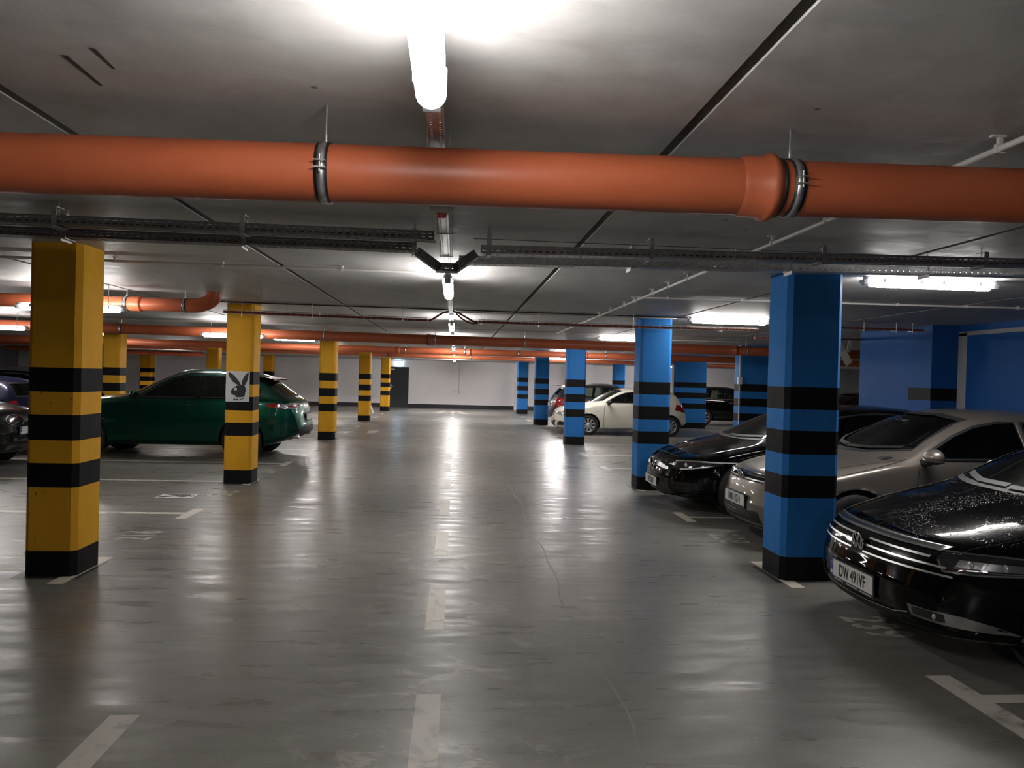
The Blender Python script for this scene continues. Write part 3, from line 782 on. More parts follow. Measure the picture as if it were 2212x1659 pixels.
# ------------------------------------------------------------------ lamps
def make_lamp():
    """sealed linear lamp 1.2 m long, along local y, top of the housing at z = 0"""
    t = empty('strip_lamp', (0, 0, 0))
    hw, L = .042, .60
    m = MB(); m.rbox(-.034, .034, -L, L, -.028, 0, .012)
    m.build('housing', MAT['lampbody'], t)
    m = MB(); n = 8; ys = [-L + .035, -L + .06, L - .06, L - .035]; sc = [.55, 1, 1, .55]
    up_ = .36; n = 12
    prof = [(.043 * math.cos(PI - up_ + (PI + 2 * up_) * k / n), -.012 + .043 * math.sin(PI - up_ + (PI + 2 * up_) * k / n)) for k in range(n + 1)]
    vs = []; fs = []
    for y, s in zip(ys, sc):
        vs += [(a * (s * .4 + .6), y, -.036 + b * s) for a, b in prof]
    for i in range(3):
        for k in range(n): fs.append((i * (n + 1) + k, i * (n + 1) + k + 1, (i + 1) * (n + 1) + k + 1, (i + 1) * (n + 1) + k))
    fs += [tuple(range(n + 1)), tuple(range(4 * (n + 1) - 1, 3 * (n + 1) - 1, -1))]
    m.sm = True; m.add(vs, fs); m.build('diffuser', MAT['lamp'], t)
    for s in (-1, 1):
        m = MB(); m.box(-.026, .026, s * (L - .02) - .035, s * (L - .02) + .035, -.072, -.028)
        m.tube([(0, s * (L), -.045), (0, s * (L + .04), -.045)], .012, 10)
        m.build('end_cap', MAT['clear'], t)
    for s in (-1, 1):
        for y in (-.44, -.1, .1, .44):
            m = MB(); m.box(s * hw - .004, s * hw + .004, y - .012, y + .012, -.052, -.018); m.build('clip', MAT['clear'], t)
    return t
lamp0 = make_lamp(); used = [False]
def lamp(x, y, z, along_x, label, group, power=1.0):
    o = lamp0 if not used[0] else copy_tree(lamp0)
    used[0] = True
    o.location = (x, y, z); o.rotation_euler = (0, 0, PI / 2 if along_x else 0)
    if power != 1.0:
        k = 'lamp_%g' % power
        if k not in MAT: MAT[k] = M('glowing_lamp_diffuser', (.8, .8, .8), .4, emit=(1.0, .965, .94), es=LAMP_POWER * power)
        for ch in o.children:
            if ch.name.startswith('diffuser'):
                ch.material_slots[0].link = 'OBJECT'; ch.material_slots[0].material = MAT[k]
    return tag(o, label, 'lamp', group)
GL, GR, GF = 'strip lamps along the lane', 'strip lamps over the right bays', 'strip lamps over the left bays'
lamp(LX, 1.56, 2.497, False, 'big glowing strip lamp overhead at the top edge of the view', GL)
lamp(LX, 6.80, 2.497, False, 'glowing lane lamp just beyond the V-shaped dip of the cable tray', GL)
lamp(LX, 12.15, 2.497, False, 'glowing lane lamp past the arching red-brown cables', GL)
lamp(LX, 17.35, 2.497, False, 'lane lamp hidden close behind the long orange pipe', GL, 1.2)
lamp(LX, 21.85, 2.497, False, 'small glowing lane lamp in front of the brightly lit orange pipe', GL, 1.3)
lamp(LX, 27.6, 2.497, False, 'tiny glowing lane lamp between the two farthest orange pipes', GL, 2.2)
lamp(LX, 33.2, LOWZ - .001, False, 'farthest lane lamp under the low ceiling by the end wall', GL, 4.5)
lamp(4.13, 6.22, CZ - .001, True, 'long glowing strip lamp right of the nearest blue column', GR)
lamp(4.02, 10.72, CZ - .001, True, 'glowing strip lamp seen between second and nearest blue columns', GR)
lamp(3.72, 16.2, CZ - .001, True, 'glowing strip lamp left of the second blue column', GR, 1.2)
lamp(3.8, 21.3, CZ - .001, True, 'strip lamp mostly hidden by the orange pipe at the third blue column', GR, 1.3)
lamp(3.95, 26.9, 2.44, True, 'small glowing strip lamp left of the third blue column', GR, 2.5)
lamp(-4.53, 9.08, 2.385, True, 'glowing strip lamp end just right of the nearest yellow column', GF)
lamp(-4.38, 14.9, 2.375, True, 'glowing strip lamp end touching the second yellow column outline', GF)
lamp(-8.62, 14.5, 2.38, True, 'glowing strip lamp at the left edge, left of the nearest yellow column', GF)
lamp(-4.6, 21.5, CZ - .001, True, 'dim strip lamp right of the second yellow column between orange pipes', GF, 1.3)
lamp(-10.2, 21.4, CZ - .001, True, 'strip lamp glimpsed between orange pipes above the far left yellow column', GF, 1.5)
# unseen lamps behind the camera and round the corners that light the place
lamp(LX, -3.7, 2.497, False, 'lane lamp behind the viewpoint', GL, 2.5)
lamp(-4.9, 28.9, CZ - .001, True, 'lamp over the far left bays just before the low ceiling', GF, 3.5)
lamp(-10.6, 28.9, CZ - .001, True, 'lamp over the second row of far left bays', GF, 3)
lamp(4.4, 28.9, CZ - .001, True, 'lamp over the far right bays just before the low ceiling', GR, 3.5)
lamp(9.4, 32.6, LOWZ - .001, True, 'unseen lamp added to brighten the far white wall behind the blue piers', GR, 3.0)  # added only to brighten the far right wall, out of view
lamp(11.2, 24.0, CZ - .001, True, 'lamp in the side aisle behind the blue piers', GR, 2)
for o_ in list(COL.objects):
    if o_.name.startswith('strip_lamp') and abs(o_.rotation_euler.z) > 1 and o_.location.z < 2.5:
        for x in (-.42, .42): MB().tube([(0, x, 0), (0, x, CZ - o_.location.z)], .004, 6).build('hanger_rod', MAT['zinc'], o_)

# ------------------------------------------------------------------ cars
def pch(pts):
    """monotone cubic through control points"""
    X = [p[0] for p in pts]; Y = [p[1] for p in pts]; n = len(X)
    h = [X[i + 1] - X[i] for i in range(n - 1)]; d = [(Y[i + 1] - Y[i]) / h[i] for i in range(n - 1)]
    m = [d[0]] + [0] * (n - 2) + [d[-1]]
    for i in range(1, n - 1):
        if d[i - 1] * d[i] > 0:
            w1, w2 = 2 * h[i] + h[i - 1], h[i] + 2 * h[i - 1]
            m[i] = (w1 + w2) / (w1 / d[i - 1] + w2 / d[i])
    def f(x):
        if x <= X[0]: return Y[0]
        if x >= X[-1]: return Y[-1]
        i = 0
        while x > X[i + 1]: i += 1
        t = (x - X[i]) / h[i]; t2, t3 = t * t, t * t * t
        return (2 * t3 - 3 * t2 + 1) * Y[i] + (t3 - 2 * t2 + t) * h[i] * m[i] + (-2 * t3 + 3 * t2) * Y[i + 1] + (t3 - t2) * h[i] * m[i + 1]
    return f

# profiles of three body kinds. x from the nose back, metres.
# zt: centre line top, ze: outer edge of bonnet/roof, zs: shoulder, w: half width, wt: half width of bonnet/roof, zb: underside
SALOON = dict(L=4.77, W=.915, H=1.456,
  zt=[(0, .50), (.03, .59), (.08, .67), (.15, .73), (.5, .85), (.85, .93), (.98, .96), (1.06, .995), (1.46, 1.215), (1.9, 1.395), (2.4, 1.45), (2.9, 1.456), (3.4, 1.43), (3.8, 1.33), (4.1, 1.19), (4.2, 1.13), (4.5, 1.09), (4.68, 1.05), (4.74, .93), (4.77, .72)],
  ze=[(0, .48), (.08, .65), (.15, .705), (.5, .805), (.85, .88), (1.06, .92), (1.2, .955), (1.62, 1.165), (2.1, 1.35), (2.5, 1.395), (3.0, 1.40), (3.5, 1.35), (3.9, 1.23), (4.2, 1.07), (4.5, 1.04), (4.7, .99), (4.77, .70)],
  zs=[(0, .46), (.08, .60), (.2, .665), (.5, .745), (.9, .83), (1.3, .895), (2.5, .95), (3.7, .985), (4.4, .99), (4.7, .93), (4.77, .66)],
  w=[(0, .66), (.1, .76), (.3, .84), (.7, .90), (1.2, .915), (3.8, .915), (4.3, .89), (4.6, .83), (4.77, .68)],
  wt=[(0, .52), (.15, .66), (.5, .73), (.85, .77), (1.17, .80), (1.62, .715), (2.1, .62), (2.5, .59), (3.4, .58), (3.9, .62), (4.2, .72), (4.6, .68), (4.77, .5)],
  zb=[(0, .30), (.05, .22), (.3, .185), (.8, .18), (4.0, .19), (4.5, .26), (4.77, .38)], sf=.30, sr=.22)
HATCH = dict(L=4.26, W=.895, H=1.45,
  zt=[(0, .47), (.03, .60), (.08, .70), (.14, .76), (.4, .85), (.8, .93), (1.1, .98), (1.22, 1.02), (1.62, 1.23), (2.02, 1.395), (2.4, 1.445), (2.8, 1.45), (3.4, 1.42), (3.75, 1.37), (3.85, 1.32), (4.05, 1.11), (4.12, .99), (4.2, .84), (4.26, .62)],
  ze=[(0, .45), (.08, .67), (.14, .73), (.4, .81), (.8, .88), (1.2, .94), (1.35, .965), (1.75, 1.17), (2.2, 1.345), (2.6, 1.39), (3.3, 1.37), (3.7, 1.31), (3.85, 1.25), (4.05, 1.05), (4.12, .95), (4.2, .81), (4.26, .60)],
  zs=[(0, .43), (.08, .60), (.2, .66), (.5, .74), (1.0, .845), (1.3, .895), (2.2, .935), (3.3, .98), (3.9, .99), (4.1, .90), (4.2, .77), (4.26, .57)],
  w=[(0, .62), (.1, .73), (.3, .82), (.7, .885), (1.2, .895), (3.4, .895), (3.9, .85), (4.15, .76), (4.26, .64)],
  wt=[(0, .48), (.14, .60), (.5, .69), (1.0, .75), (1.35, .785), (1.75, .69), (2.2, .605), (2.6, .585), (3.4, .57), (3.8, .57), (4.05, .62), (4.2, .6), (4.26, .5)],
  zb=[(0, .28), (.05, .21), (.3, .18), (.8, .17), (3.6, .18), (4.0, .24), (4.26, .36)], sf=.30, sr=.2)
SUV = dict(L=4.69, W=.95, H=1.67,
  zt=[(0, .62), (.04, .78), (.10, .90), (.2, .97), (.6, 1.06), (1.1, 1.13), (1.35, 1.17), (1.5, 1.24), (1.85, 1.44), (2.2, 1.59), (2.5, 1.65), (2.9, 1.67), (3.4, 1.645), (3.85, 1.575), (3.95, 1.53), (4.3, 1.27), (4.48, 1.15), (4.58, 1.07), (4.65, .85), (4.69, .66)],
  ze=[(0, .60), (.10, .86), (.2, .92), (.6, 1.00), (1.1, 1.07), (1.5, 1.10), (1.65, 1.12), (2.05, 1.36), (2.4, 1.54), (2.7, 1.59), (3.2, 1.59), (3.7, 1.52), (3.95, 1.42), (4.3, 1.20), (4.48, 1.10), (4.58, 1.03), (4.65, .82), (4.69, .64)],
  zs=[(0, .58), (.10, .80), (.25, .87), (.6, .93), (1.1, .99), (1.6, 1.04), (2.6, 1.08), (3.7, 1.12), (4.3, 1.11), (4.55, 1.0), (4.65, .8), (4.69, .6)],
  w=[(0, .68), (.1, .78), (.3, .87), (.7, .94), (1.2, .95), (3.8, .95), (4.3, .91), (4.55, .83), (4.69, .70)],
  wt=[(0, .52), (.2, .66), (.6, .74), (1.1, .80), (1.6, .84), (2.05, .73), (2.4, .66), (2.7, .635), (3.4, .61), (3.95, .60), (4.3, .68), (4.55, .68), (4.69, .55)],
  zb=[(0, .38), (.06, .28), (.3, .24), (.8, .22), (3.9, .23), (4.4, .33), (4.69, .48)], sf=.28, sr=.22)
NSEG = (4, 3, 5, 8, 10, 14)

class Car:
    def __init__(self, name, kind, loc, rz, paint, label, group, L=None, W=None, H=None, axles=(.9, 3.69), wr=.325, cat='car'):
        self.k = kind
        self.sx = (L or kind['L']) / kind['L']; self.sy = (W or 2 * kind['W']) / (2 * kind['W']); self.sz = (H or kind['H']) / kind['H']
        self.L = kind['L'] * self.sx; self.W = kind['W'] * self.sy
        self.ax = axles; self.wr = wr; self.paint = paint
        self.t = empty(name, loc, label, cat, group, rz)
        self.F = {q: pch(kind[q]) for q in ('zt', 'ze', 'zs', 'w', 'wt', 'zb')}
        self.shell()
    def section(self, x):
        F = self.F; zb, zs, w, wt, ze, zt = (F[q](x) for q in ('zb', 'zs', 'w', 'wt', 'ze', 'zt'))
        zm = zb + (zs - zb) * .55
        wsh = max(w * .965, wt + .005)
        K = [(0, zb), (w - .13, zb), (w - .03, zb + .07), (w, zm), (wsh, zs), (wt, ze), (0, zt)]
        pts = []
        for i, n in enumerate(NSEG):
            (a, b), (c, d) = K[i], K[i + 1]
            for j in range(n):
                u = j / n
                if i == 5:
                    y = a * (1 - u); pts.append((y, b + (d - b) * (1 - (y / a) ** 2)))
                else:
                    pts.append((a + (c - a) * u, b + (d - b) * u))
        pts.append(K[-1])
        for _ in range(3):
            q = [pts[0]]
            for i in range(1, len(pts) - 1):
                q.append((pts[i][0] * .5 + (pts[i - 1][0] + pts[i + 1][0]) * .25, pts[i][1] * .5 + (pts[i - 1][1] + pts[i + 1][1]) * .25))
            q.append((0, pts[-1][1] * .6 + pts[-2][1] * .4)); pts = q
        return pts
    def shell(self):
        k = self.k; L0 = k['L']; xs = []
        x = 0
        xs = [0, .008, .02, .035, .055, .08, .11, .145, .185, .23]
        while xs[-1] + .047 < L0 - .23: xs.append(xs[-1] + .047)
        xs += [L0 - d for d in (.185, .145, .11, .08, .055, .035, .02, .008, 0)]
        half = [self.section(x) for x in xs]
        n = len(half[0])
        def shift(x, y):
            u = min(1, abs(y) / k['W'])
            f = max(0, 1 - x / 1.25) ** 2 * k['sf'] * u ** 2.6
            r = max(0, 1 - (L0 - x) / 1.1) ** 2 * k['sr'] * u ** 2.6
            return x + f - r
        bm = bmesh.new(); rings = []
        def ring(x, pts):
            vs = [Vector((shift(x, y) * self.sx, y * self.sy, z * self.sz)) for y, z in pts]
            vs += [Vector((shift(x, y) * self.sx, -y * self.sy, z * self.sz)) for y, z in reversed(pts[1:-1])]
            return [bm.verts.new(v) for v in vs]
        def capring(x, pts, s, dx):
            zc = (pts[0][1] + pts[-1][1]) / 2
            return ring(x, [(y * s, zc + (z - zc) * s) for y, z in pts]), dx
        front = []
        for s, dx in ((.25, -.012), (.5, -.010), (.75, -.007), (.92, -.003)):
            r, d = capring(0, half[0], s, dx)
            for v in r: v.co.x += d
            front.append(r)
        rear = []
        for s, dx in ((.92, .003), (.75, .007), (.5, .010), (.25, .012)):
            r, d = capring(L0, half[-1], s, dx)
            for v in r: v.co.x += d
            rear.append(r)
        rings = front + [ring(x, p) for x, p in zip(xs, half)] + rear
        N = len(rings[0])
        for a, b in zip(rings[:-1], rings[1:]):
            for i in range(N):
                bm.faces.new((a[i], a[(i + 1) % N], b[(i + 1) % N], b[i]))
        bm.faces.new(rings[0]); bm.faces.new(list(reversed(rings[-1])))
        bmesh.ops.recalc_face_normals(bm, faces=bm.faces)
        self.bvh = BVHTree.FromBMesh(bm)
        self.bm = bm
        R = self.wr + .045
        for axx in self.ax:
            c = Vector((axx, 0, self.wr))
            dd = lambda v: math.hypot(v.co.x - c.x, v.co.z - c.z)
            side = lambda v: abs(v.co.y) > self.W * .66
            kill = [f for f in bm.faces if all(side(v) and dd(v) < R for v in f.verts)]
            bmesh.ops.delete(bm, geom=kill, context='FACES')
            for v in bm.verts:
                if side(v) and dd(v) < R and v.link_faces:
                    r = max(dd(v), 1e-4); v.co.x = c.x + (v.co.x - c.x) * R / r; v.co.z = c.z + (v.co.z - c.z) * R / r
    # ---- projection of flat outlines on to the shell
    AX = {'L': (Vector((0, 1, 0)), 0, 2), 'R': (Vector((0, -1, 0)), 0, 2), 'F': (Vector((1, 0, 0)), 1, 2), 'B': (Vector((-1, 0, 0)), 1, 2), 'T': (Vector((0, 0, -1)), 0, 1)}
    def p3(self, ax, a, b):
        v = Vector((0, 0, 0)); d, i, j = self.AX[ax]; v[i] = a; v[j] = b
        return v - d * 6 if ax in 'LRT' else (Vector((-2, a, b)) if ax == 'F' else Vector((self.L + 2, a, b)))
    def hit(self, ax, a, b):
        o = self.p3(ax, a, b); d = self.AX[ax][0]
        r = self.bvh.ray_cast(o, d)
        if r[0] is None:
            if ax in 'FB':
                q = self.bvh.find_nearest(Vector((.25 if ax == 'F' else self.L - .25, a, b)))
            elif ax in 'LR':
                q = self.bvh.find_nearest(Vector((a, -self.W if ax == 'L' else self.W, b)))
            else: q = self.bvh.find_nearest(Vector((a, b, 1.2)))
            return q[0], q[1]
        return r[0], r[1]
    def patch(self, ax, poly, name, m, parent=None, off=.002, depth=.006, grid=.045, flatx=None, smooth=True):
        bm = bmesh.new(); d, i, j = self.AX[ax]
        vs = []
        for a, b in poly:
            v = Vector((0, 0, 0)); v[i] = a; v[j] = b; vs.append(bm.verts.new(v))
        f = bm.faces.new(vs)
        bmesh.ops.triangulate(bm, faces=[f])
        for kk, (c, e) in enumerate(((i, 0), (j, 1))):
            lo = min(p[e] for p in poly); hi = max(p[e] for p in poly); n = int((hi - lo) / grid)
            no = Vector((0, 0, 0)); no[c] = 1
            for q in range(1, n + 1):
                co = Vector((0, 0, 0)); co[c] = lo + (hi - lo) * q / (n + 1)
                bmesh.ops.bisect_plane(bm, geom=bm.verts[:] + bm.edges[:] + bm.faces[:], plane_co=co, plane_no=no)
        for v in bm.verts:
            h, nn = self.hit(ax, v.co[i], v.co[j])
            if nn.dot(d) > 0: nn = -nn
            v.co = h + nn * off if flatx is None else Vector((flatx, v.co.y, v.co.z))
        bm.normal_update()
        for f in bm.faces:
            if f.normal.dot(d) > 0: f.normal_flip()
        if depth:
            ed = [e for e in bm.edges if e.is_boundary]
            r = bmesh.ops.extrude_edge_only(bm, edges=ed)
            for v in r['geom']:
                if isinstance(v, bmesh.types.BMVert): v.co += d * depth
            for f in r['geom']:
                if isinstance(f, bmesh.types.BMFace): f.smooth = False
        me = bpy.data.meshes.new(name); me.materials.append(m)
        bm.to_mesh(me); bm.free()
        if smooth:
            me.shade_smooth(); me.set_sharp_from_angle(angle=.9)
        return put(bpy.data.objects.new(name, me), parent or self.t)
    def strip(self, ax, line, w, name, m, parent=None, closed=False, **kw):
        """ribbon of width w along a line in the projection"""
        P = [Vector(p) for p in line]; n = len(P); Lq = []; Rq = []
        for q in range(n):
            a = P[(q - 1) % n] if (closed or q > 0) else P[q]; b = P[(q + 1) % n] if (closed or q < n - 1) else P[q]
            t = (b - a).normalized(); nn = Vector((-t.y, t.x))
            Lq.append(P[q] + nn * w / 2); Rq.append(P[q] - nn * w / 2)
        if closed:
            objs = None; bms = []
            return self.multi(ax, [[Lq[q], Lq[(q + 1) % n], Rq[(q + 1) % n], Rq[q]] for q in range(n)], name, m, parent, **kw)
        return self.multi(ax, [[Lq[q], Lq[q + 1], Rq[q + 1], Rq[q]] for q in range(n - 1)], name, m, parent, **kw)
    def multi(self, ax, quads, name, m, parent=None, off=.0025, step=.03):
        """several quads in the projection as one conforming ribbon mesh"""
        mb = MB(); mb.sm = True; d = self.AX[ax][0]
        for q in quads:
            A, B, C, D = (Vector(p) for p in q)
            n = max(1, int(max((B - A).length, (C - D).length) / step))
            row = []
            for i in range(n + 1):
                for s, t in ((A, B), (D, C)):
                    p = s.lerp(t, i / n); h, nn = self.hit(ax, p.x, p.y)
                    if nn.dot(d) > 0: nn = -nn
                    row.append(h + nn * off)
            mb.add(row, [(2 * i, 2 * i + 2, 2 * i + 3, 2 * i + 1) for i in range(n)])
        return mb.build(name, m, parent or self.t)
    def cut(self, ax, poly):
        bm = self.bm; d, i, j = self.AX[ax]
        lo = [min(p[e] for p in poly) - .02 for e in (0, 1)]; hi = [max(p[e] for p in poly) + .02 for e in (0, 1)]
        def ok(f):
            if f.normal.dot(d) > -.12: return False
            c = f.calc_center_median()
            if ax in 'LR' and c.z < .75: return False
            vv = [(v.co[i], v.co[j]) for v in f.verts]
            return max(v[0] for v in vv) > lo[0] and min(v[0] for v in vv) < hi[0] and max(v[1] for v in vv) > lo[1] and min(v[1] for v in vv) < hi[1]
        bm.normal_update()
        geom = [f for f in bm.faces if ok(f)]
        n = len(poly)
        for q in range(n):
            a, b = poly[q], poly[(q + 1) % n]
            co = Vector((0, 0, 0)); co[i] = a[0]; co[j] = a[1]
            no = Vector((0, 0, 0)); no[i] = -(b[1] - a[1]); no[j] = b[0] - a[0]
            if no.length < 1e-6: continue
            es = {e for f in geom for e in f.edges}; vs = {v for f in geom for v in f.verts}
            r = bmesh.ops.bisect_plane(bm, geom=list(vs) + list(es) + geom, plane_co=co, plane_no=no.normalized(), dist=1e-5)
            geom = [g for g in r['geom'] if isinstance(g, bmesh.types.BMFace)]
        def inside(x, y):
            c = False
            for q in range(n):
                (x1, y1), (x2, y2) = poly[q], poly[(q + 1) % n]
                if (y1 > y) != (y2 > y) and x < (x2 - x1) * (y - y1) / (y2 - y1) + x1: c = not c
            return c
        kill = []
        for f in geom:
            if f.is_valid:
                c = f.calc_center_median()
                if inside(c[i], c[j]): kill.append(f)
        bmesh.ops.delete(bm, geom=kill, context='FACES')
    def window(self, ax, poly, name, glass, seal=True, mirror=True):
        for a in ((ax, 'R') if (ax == 'L' and mirror) else (ax,)):
            self.cut(a, poly)
            o = self.patch(a, poly, name, glass, off=-.004, depth=0, grid=.08)
            if seal: self.strip(a, poly, .022, 'window_seal', MAT['plast'], o, closed=True, off=.0022)
        return o
    def finish(self):
        o = from_bm(self.bm, 'body', [self.paint, MAT['cabin']], self.t)
        s = o.modifiers.new('sheet', 'SOLIDIFY'); s.thickness = .012; s.offset = -1; s.material_offset = 1
        self.body = o
        return o
    def wheels(self, rim='spoke5', tw=.205, rimm=None, inset=.0):
        r = self.wr
        for axx in self.ax:
            for s in (-1, 1):
                yc = s * (self.W - tw / 2 - .02 - inset)
                m = MB(); o = yc - tw / 2
                prof = [(0.01, r * .66), (0.0, r * .70), (0.0, r * .9), (.015, r * .965), (.03, r), (tw - .03, r), (tw - .015, r * .965), (tw, r * .9), (tw, r * .70), (tw - .01, r * .66)]
                m.lathe(prof, (axx, o, r), 'Y', 44)
                t = m.build('wheel', MAT['tyre'], self.t)
                g = MB()     # rim: dish, spokes, hub
                yo = yc + s * tw / 2; q = lambda v: (yo - s * v) - o
                sgn = -s
                pr = lambda lst: [(yo + sgn * a - o, b) for a, b in lst]
                g.lathe(pr([(.004, r * .67), (.0, r * .66), (.004, r * .63), (.05, r * .60), (.11, r * .58)]), (axx, o, r), 'Y', 44)
                ns = {'spoke5': 5, 'spoke9': 9, 'spoke7': 7}[rim]
                for kq in range(ns):
                    a = 2 * PI * kq / ns + .3
                    wa, wb = (.05, .075) if ns == 5 else (.036, .055)
                    if rim == 'spoke9': wa, wb = .04, .062
                    ca, sa = math.cos(a), math.sin(a)
                    def pt(rad, tt, dep): return (axx + rad * ca - tt * sa, yo + sgn * dep, r + rad * sa + tt * ca)
                    vs = []
                    for dep in (.006, .03):
                        vs += [pt(r * .15, -wa / 2, dep), pt(r * .63, -wb / 2, dep), pt(r * .63, wb / 2, dep), pt(r * .15, wa / 2, dep)]
                    g.add(vs, [(0, 1, 2, 3), (7, 6, 5, 4), (0, 4, 5, 1), (2, 6, 7, 3), (1, 5, 6, 2), (3, 7, 4, 0)])
                g.lathe(pr([(.03, r * .22), (.004, r * .20), (.0, r * .15), (-.002, .0005)]), (axx, o, r), 'Y', 28)
                g.build('rim', rimm or MAT['rim'], t)
                b = MB(); b.lathe(pr([(.06, r * .6), (.062, .0005)]), (axx, o, r), 'Y', 32); b.build('brake_disc', MAT['cabin'], t)
                w = MB(); R = self.wr + .047; yi = s * self.W * .5; ye = s * (self.W - .035)
                for q_ in range(16):
                    a0, a1 = PI * q_ / 16 - .12, PI * (q_ + 1) / 16 + .0
                    w.add([(axx + R * math.cos(a0), yi, r + R * math.sin(a0)), (axx + R * math.cos(a1), yi, r + R * math.sin(a1)), (axx + R * math.cos(a1), ye, r + R * math.sin(a1)), (axx + R * math.cos(a0), ye, r + R * math.sin(a0))], [(0, 1, 2, 3)])
                w.add([(axx + R * math.cos(PI * q_ / 16), yi, r + R * math.sin(PI * q_ / 16)) for q_ in range(17)], [tuple(range(17))])
                w.build('wheel_well', MAT['cabin'], self.t)
    def seats(self, xf, zf, xr=None, wheel=True, hgt=.62):
        def seat(x, y, w, name='seat'):
            m = MB(); m.sm = True
            m.tube([(x - .42, y, zf), (x - .1, y, zf - .02)], .08, 10)
            m.sm = False
            m.add([(x + a, y + b * w, zf + c) for a, b, c in ((-.05, -1, -.1), (.10, -1, -.1), (.30, -.85, hgt - .04), (.20, -.85, hgt), (-.05, 1, -.1), (.10, 1, -.1), (.30, .85, hgt - .04), (.20, .85, hgt))],
                  [(0, 1, 2, 3), (7, 6, 5, 4), (0, 4, 5, 1), (2, 6, 7, 3), (1, 5, 6, 2), (3, 7, 4, 0)])
            m.build(name, MAT['seat'], self.t)
            h = MB(); h.rbox(x + .19, x + .29, y - .13, y + .13, zf + hgt + .03, zf + hgt + .21, .03); h.tube([(x + .24, y - .05, zf + hgt - .05), (x + .24, y - .05, zf + hgt + .05)], .007, 6); h.tube([(x + .24, y + .05, zf + hgt - .05), (x + .24, y + .05, zf + hgt + .05)], .007, 6)
            h.build('headrest', MAT['seat'], self.t)
        for s in (-1, 1): seat(xf, s * .36, .22)
        if xr:
            for s in (-1, 0, 1): seat(xr, s * .40, .2, 'rear_seat')
        m = MB(); m.sm = True
        m.tube([(xf - .95, -self.W * .8, zf + .32), (xf - .95, self.W * .8, zf + .32)], .14, 12); m.build('dashboard', MAT['cabin'], self.t)
        if wheel:
            m = MB(); m.sm = True
            m.tube([(xf - .62 + .09 * math.sin(a), -.36 + .18 * math.cos(a), zf + .36 + .16 * math.sin(a)) for a in [2 * PI * q / 24 for q in range(25)]], .014, 8, cap=False)
            m.bar((xf - .62, -.53, zf + .36), (xf - .62, -.19, zf + .36), .04, .02); m.build('steering_wheel', MAT['cabin'], self.t)
    def mirror(self, x, z, m, out=.0, black=None, size=1.0, sides=(-1, 1)):
        for s in sides:
            yb = s * (abs(self.hit('L', x, z)[0].y) + .0)
            b = MB(); b.sm = True
            b.tube([(x, yb, z - .02), (x + .02, yb + s * .09, z - .005), (x + .03, yb + s * .13, z + .02)], [.03, .026, .03], 10)
            arm = b.build('side_mirror', black or MAT['plast'], self.t)
            h = bmesh.new(); bmesh.ops.create_uvsphere(h, u_segments=24, v_segments=16, radius=1)
            for v in h.verts:
                c = v.co; c.x = max(-1, c.x)
                flatb = c.x if c.x < .25 else .25 + (c.x - .25) * .1
                v.co = Vector((x + .02 + flatb * .085 * size, yb + s * (.155 + c.y * .115 * size), z + .055 + c.z * (.075 if c.z > 0 else .062) * size))
            # upper shell painted, lower shell black
            for f in h.faces:
                f.material_index = 1 if f.calc_center_median().z < z + .022 else 0
            from_bm(h, 'mirror_shell', [m, MAT['plast']], arm)
            g = MB(); g.box(x + .055 * size, x + .058 * size, yb + s * .155 - .08 * size, yb + s * .155 + .08 * size, z + .01, z + .095 * size)
            g.build('mirror_glass', MAT['chrome'], arm)
    def handle(self, x, z, m, w=.19):
        for a, s in (('L', -1), ('R', 1)):
            p = self.hit(a, x, z)[0]; b = MB(); b.sm = True
            b.tube([(x - w / 2, p.y - s * .005, z), (x - w * .38, p.y + s * .022, z + .003), (x, p.y + s * .028, z + .004), (x + w * .38, p.y + s * .022, z + .003), (x + w / 2, p.y - s * .005, z)], [.009, .012, .013, .012, .009], 8)
            b.build('door_handle', m, self.t)
    def seam(self, ax, line, w=.007, mirror=True):
        for a in ((ax, 'R') if ax == 'L' and mirror else (ax,)):
            self.strip(a, line, w, 'panel_gap', MAT['gap'], off=.0012)
    def plate(self, z, txt, rear=False, tilt=0.0, frame=True, y=0.0, dx=.012, band=True, caption=False):
        s = -1 if not rear else 1
        xs = [self.hit('B' if rear else 'F', y + a, z)[0].x for a in (-.2, 0, .2)]
        x = (min(xs) - dx) if not rear else (max(xs) + dx)
        t = empty('number_plate', (x, y, z)); t.parent = self.t; t.rotation_euler = (0, tilt, 0 if not rear else PI)
        if frame:
            MB().rbox(.002, .014, -.268, .268, -.082, .066, .003).build('plate_frame', MAT['plast'], t)
        MB().box(-.003, .004, -.26, .26, -.057, .057).build('plate_panel', MAT['plate'], t)
        if band:
            # the blue strip sits at the reader's left: +y seen from the front
            MB().box(-.0042, -.002, .222, .26, -.057, .057).build('country_band', MAT['eublue'], t)
            MB().box(-.005, -.004, .228, .254, -.042, -.018).build('country_mark', MAT['plate'], t)
            st = MB()
            for q in range(12):
                a = 2 * PI * q / 12; st.box(-.005, -.004, .241 + .013 * math.cos(a) - .0018, .241 + .013 * math.cos(a) + .0018, .026 + .013 * math.sin(a) - .0018, .026 + .013 * math.sin(a) + .0018)
            st.build('band_stars', MAT['exitg' if False else 'cream'], t)
        if txt:
            self.text(t, txt, (-.0045, -.02 if band else 0, -.0385), .112, .60, .0018)
        if caption:
            c = MB()
            for a, b in ((.215, .10), (.06, -.075), (-.11, -.245)):
                c.box(.0005, .002, b, a, -.077, -.066)
            c.build('frame_caption', MAT['satin'], t)
        return t
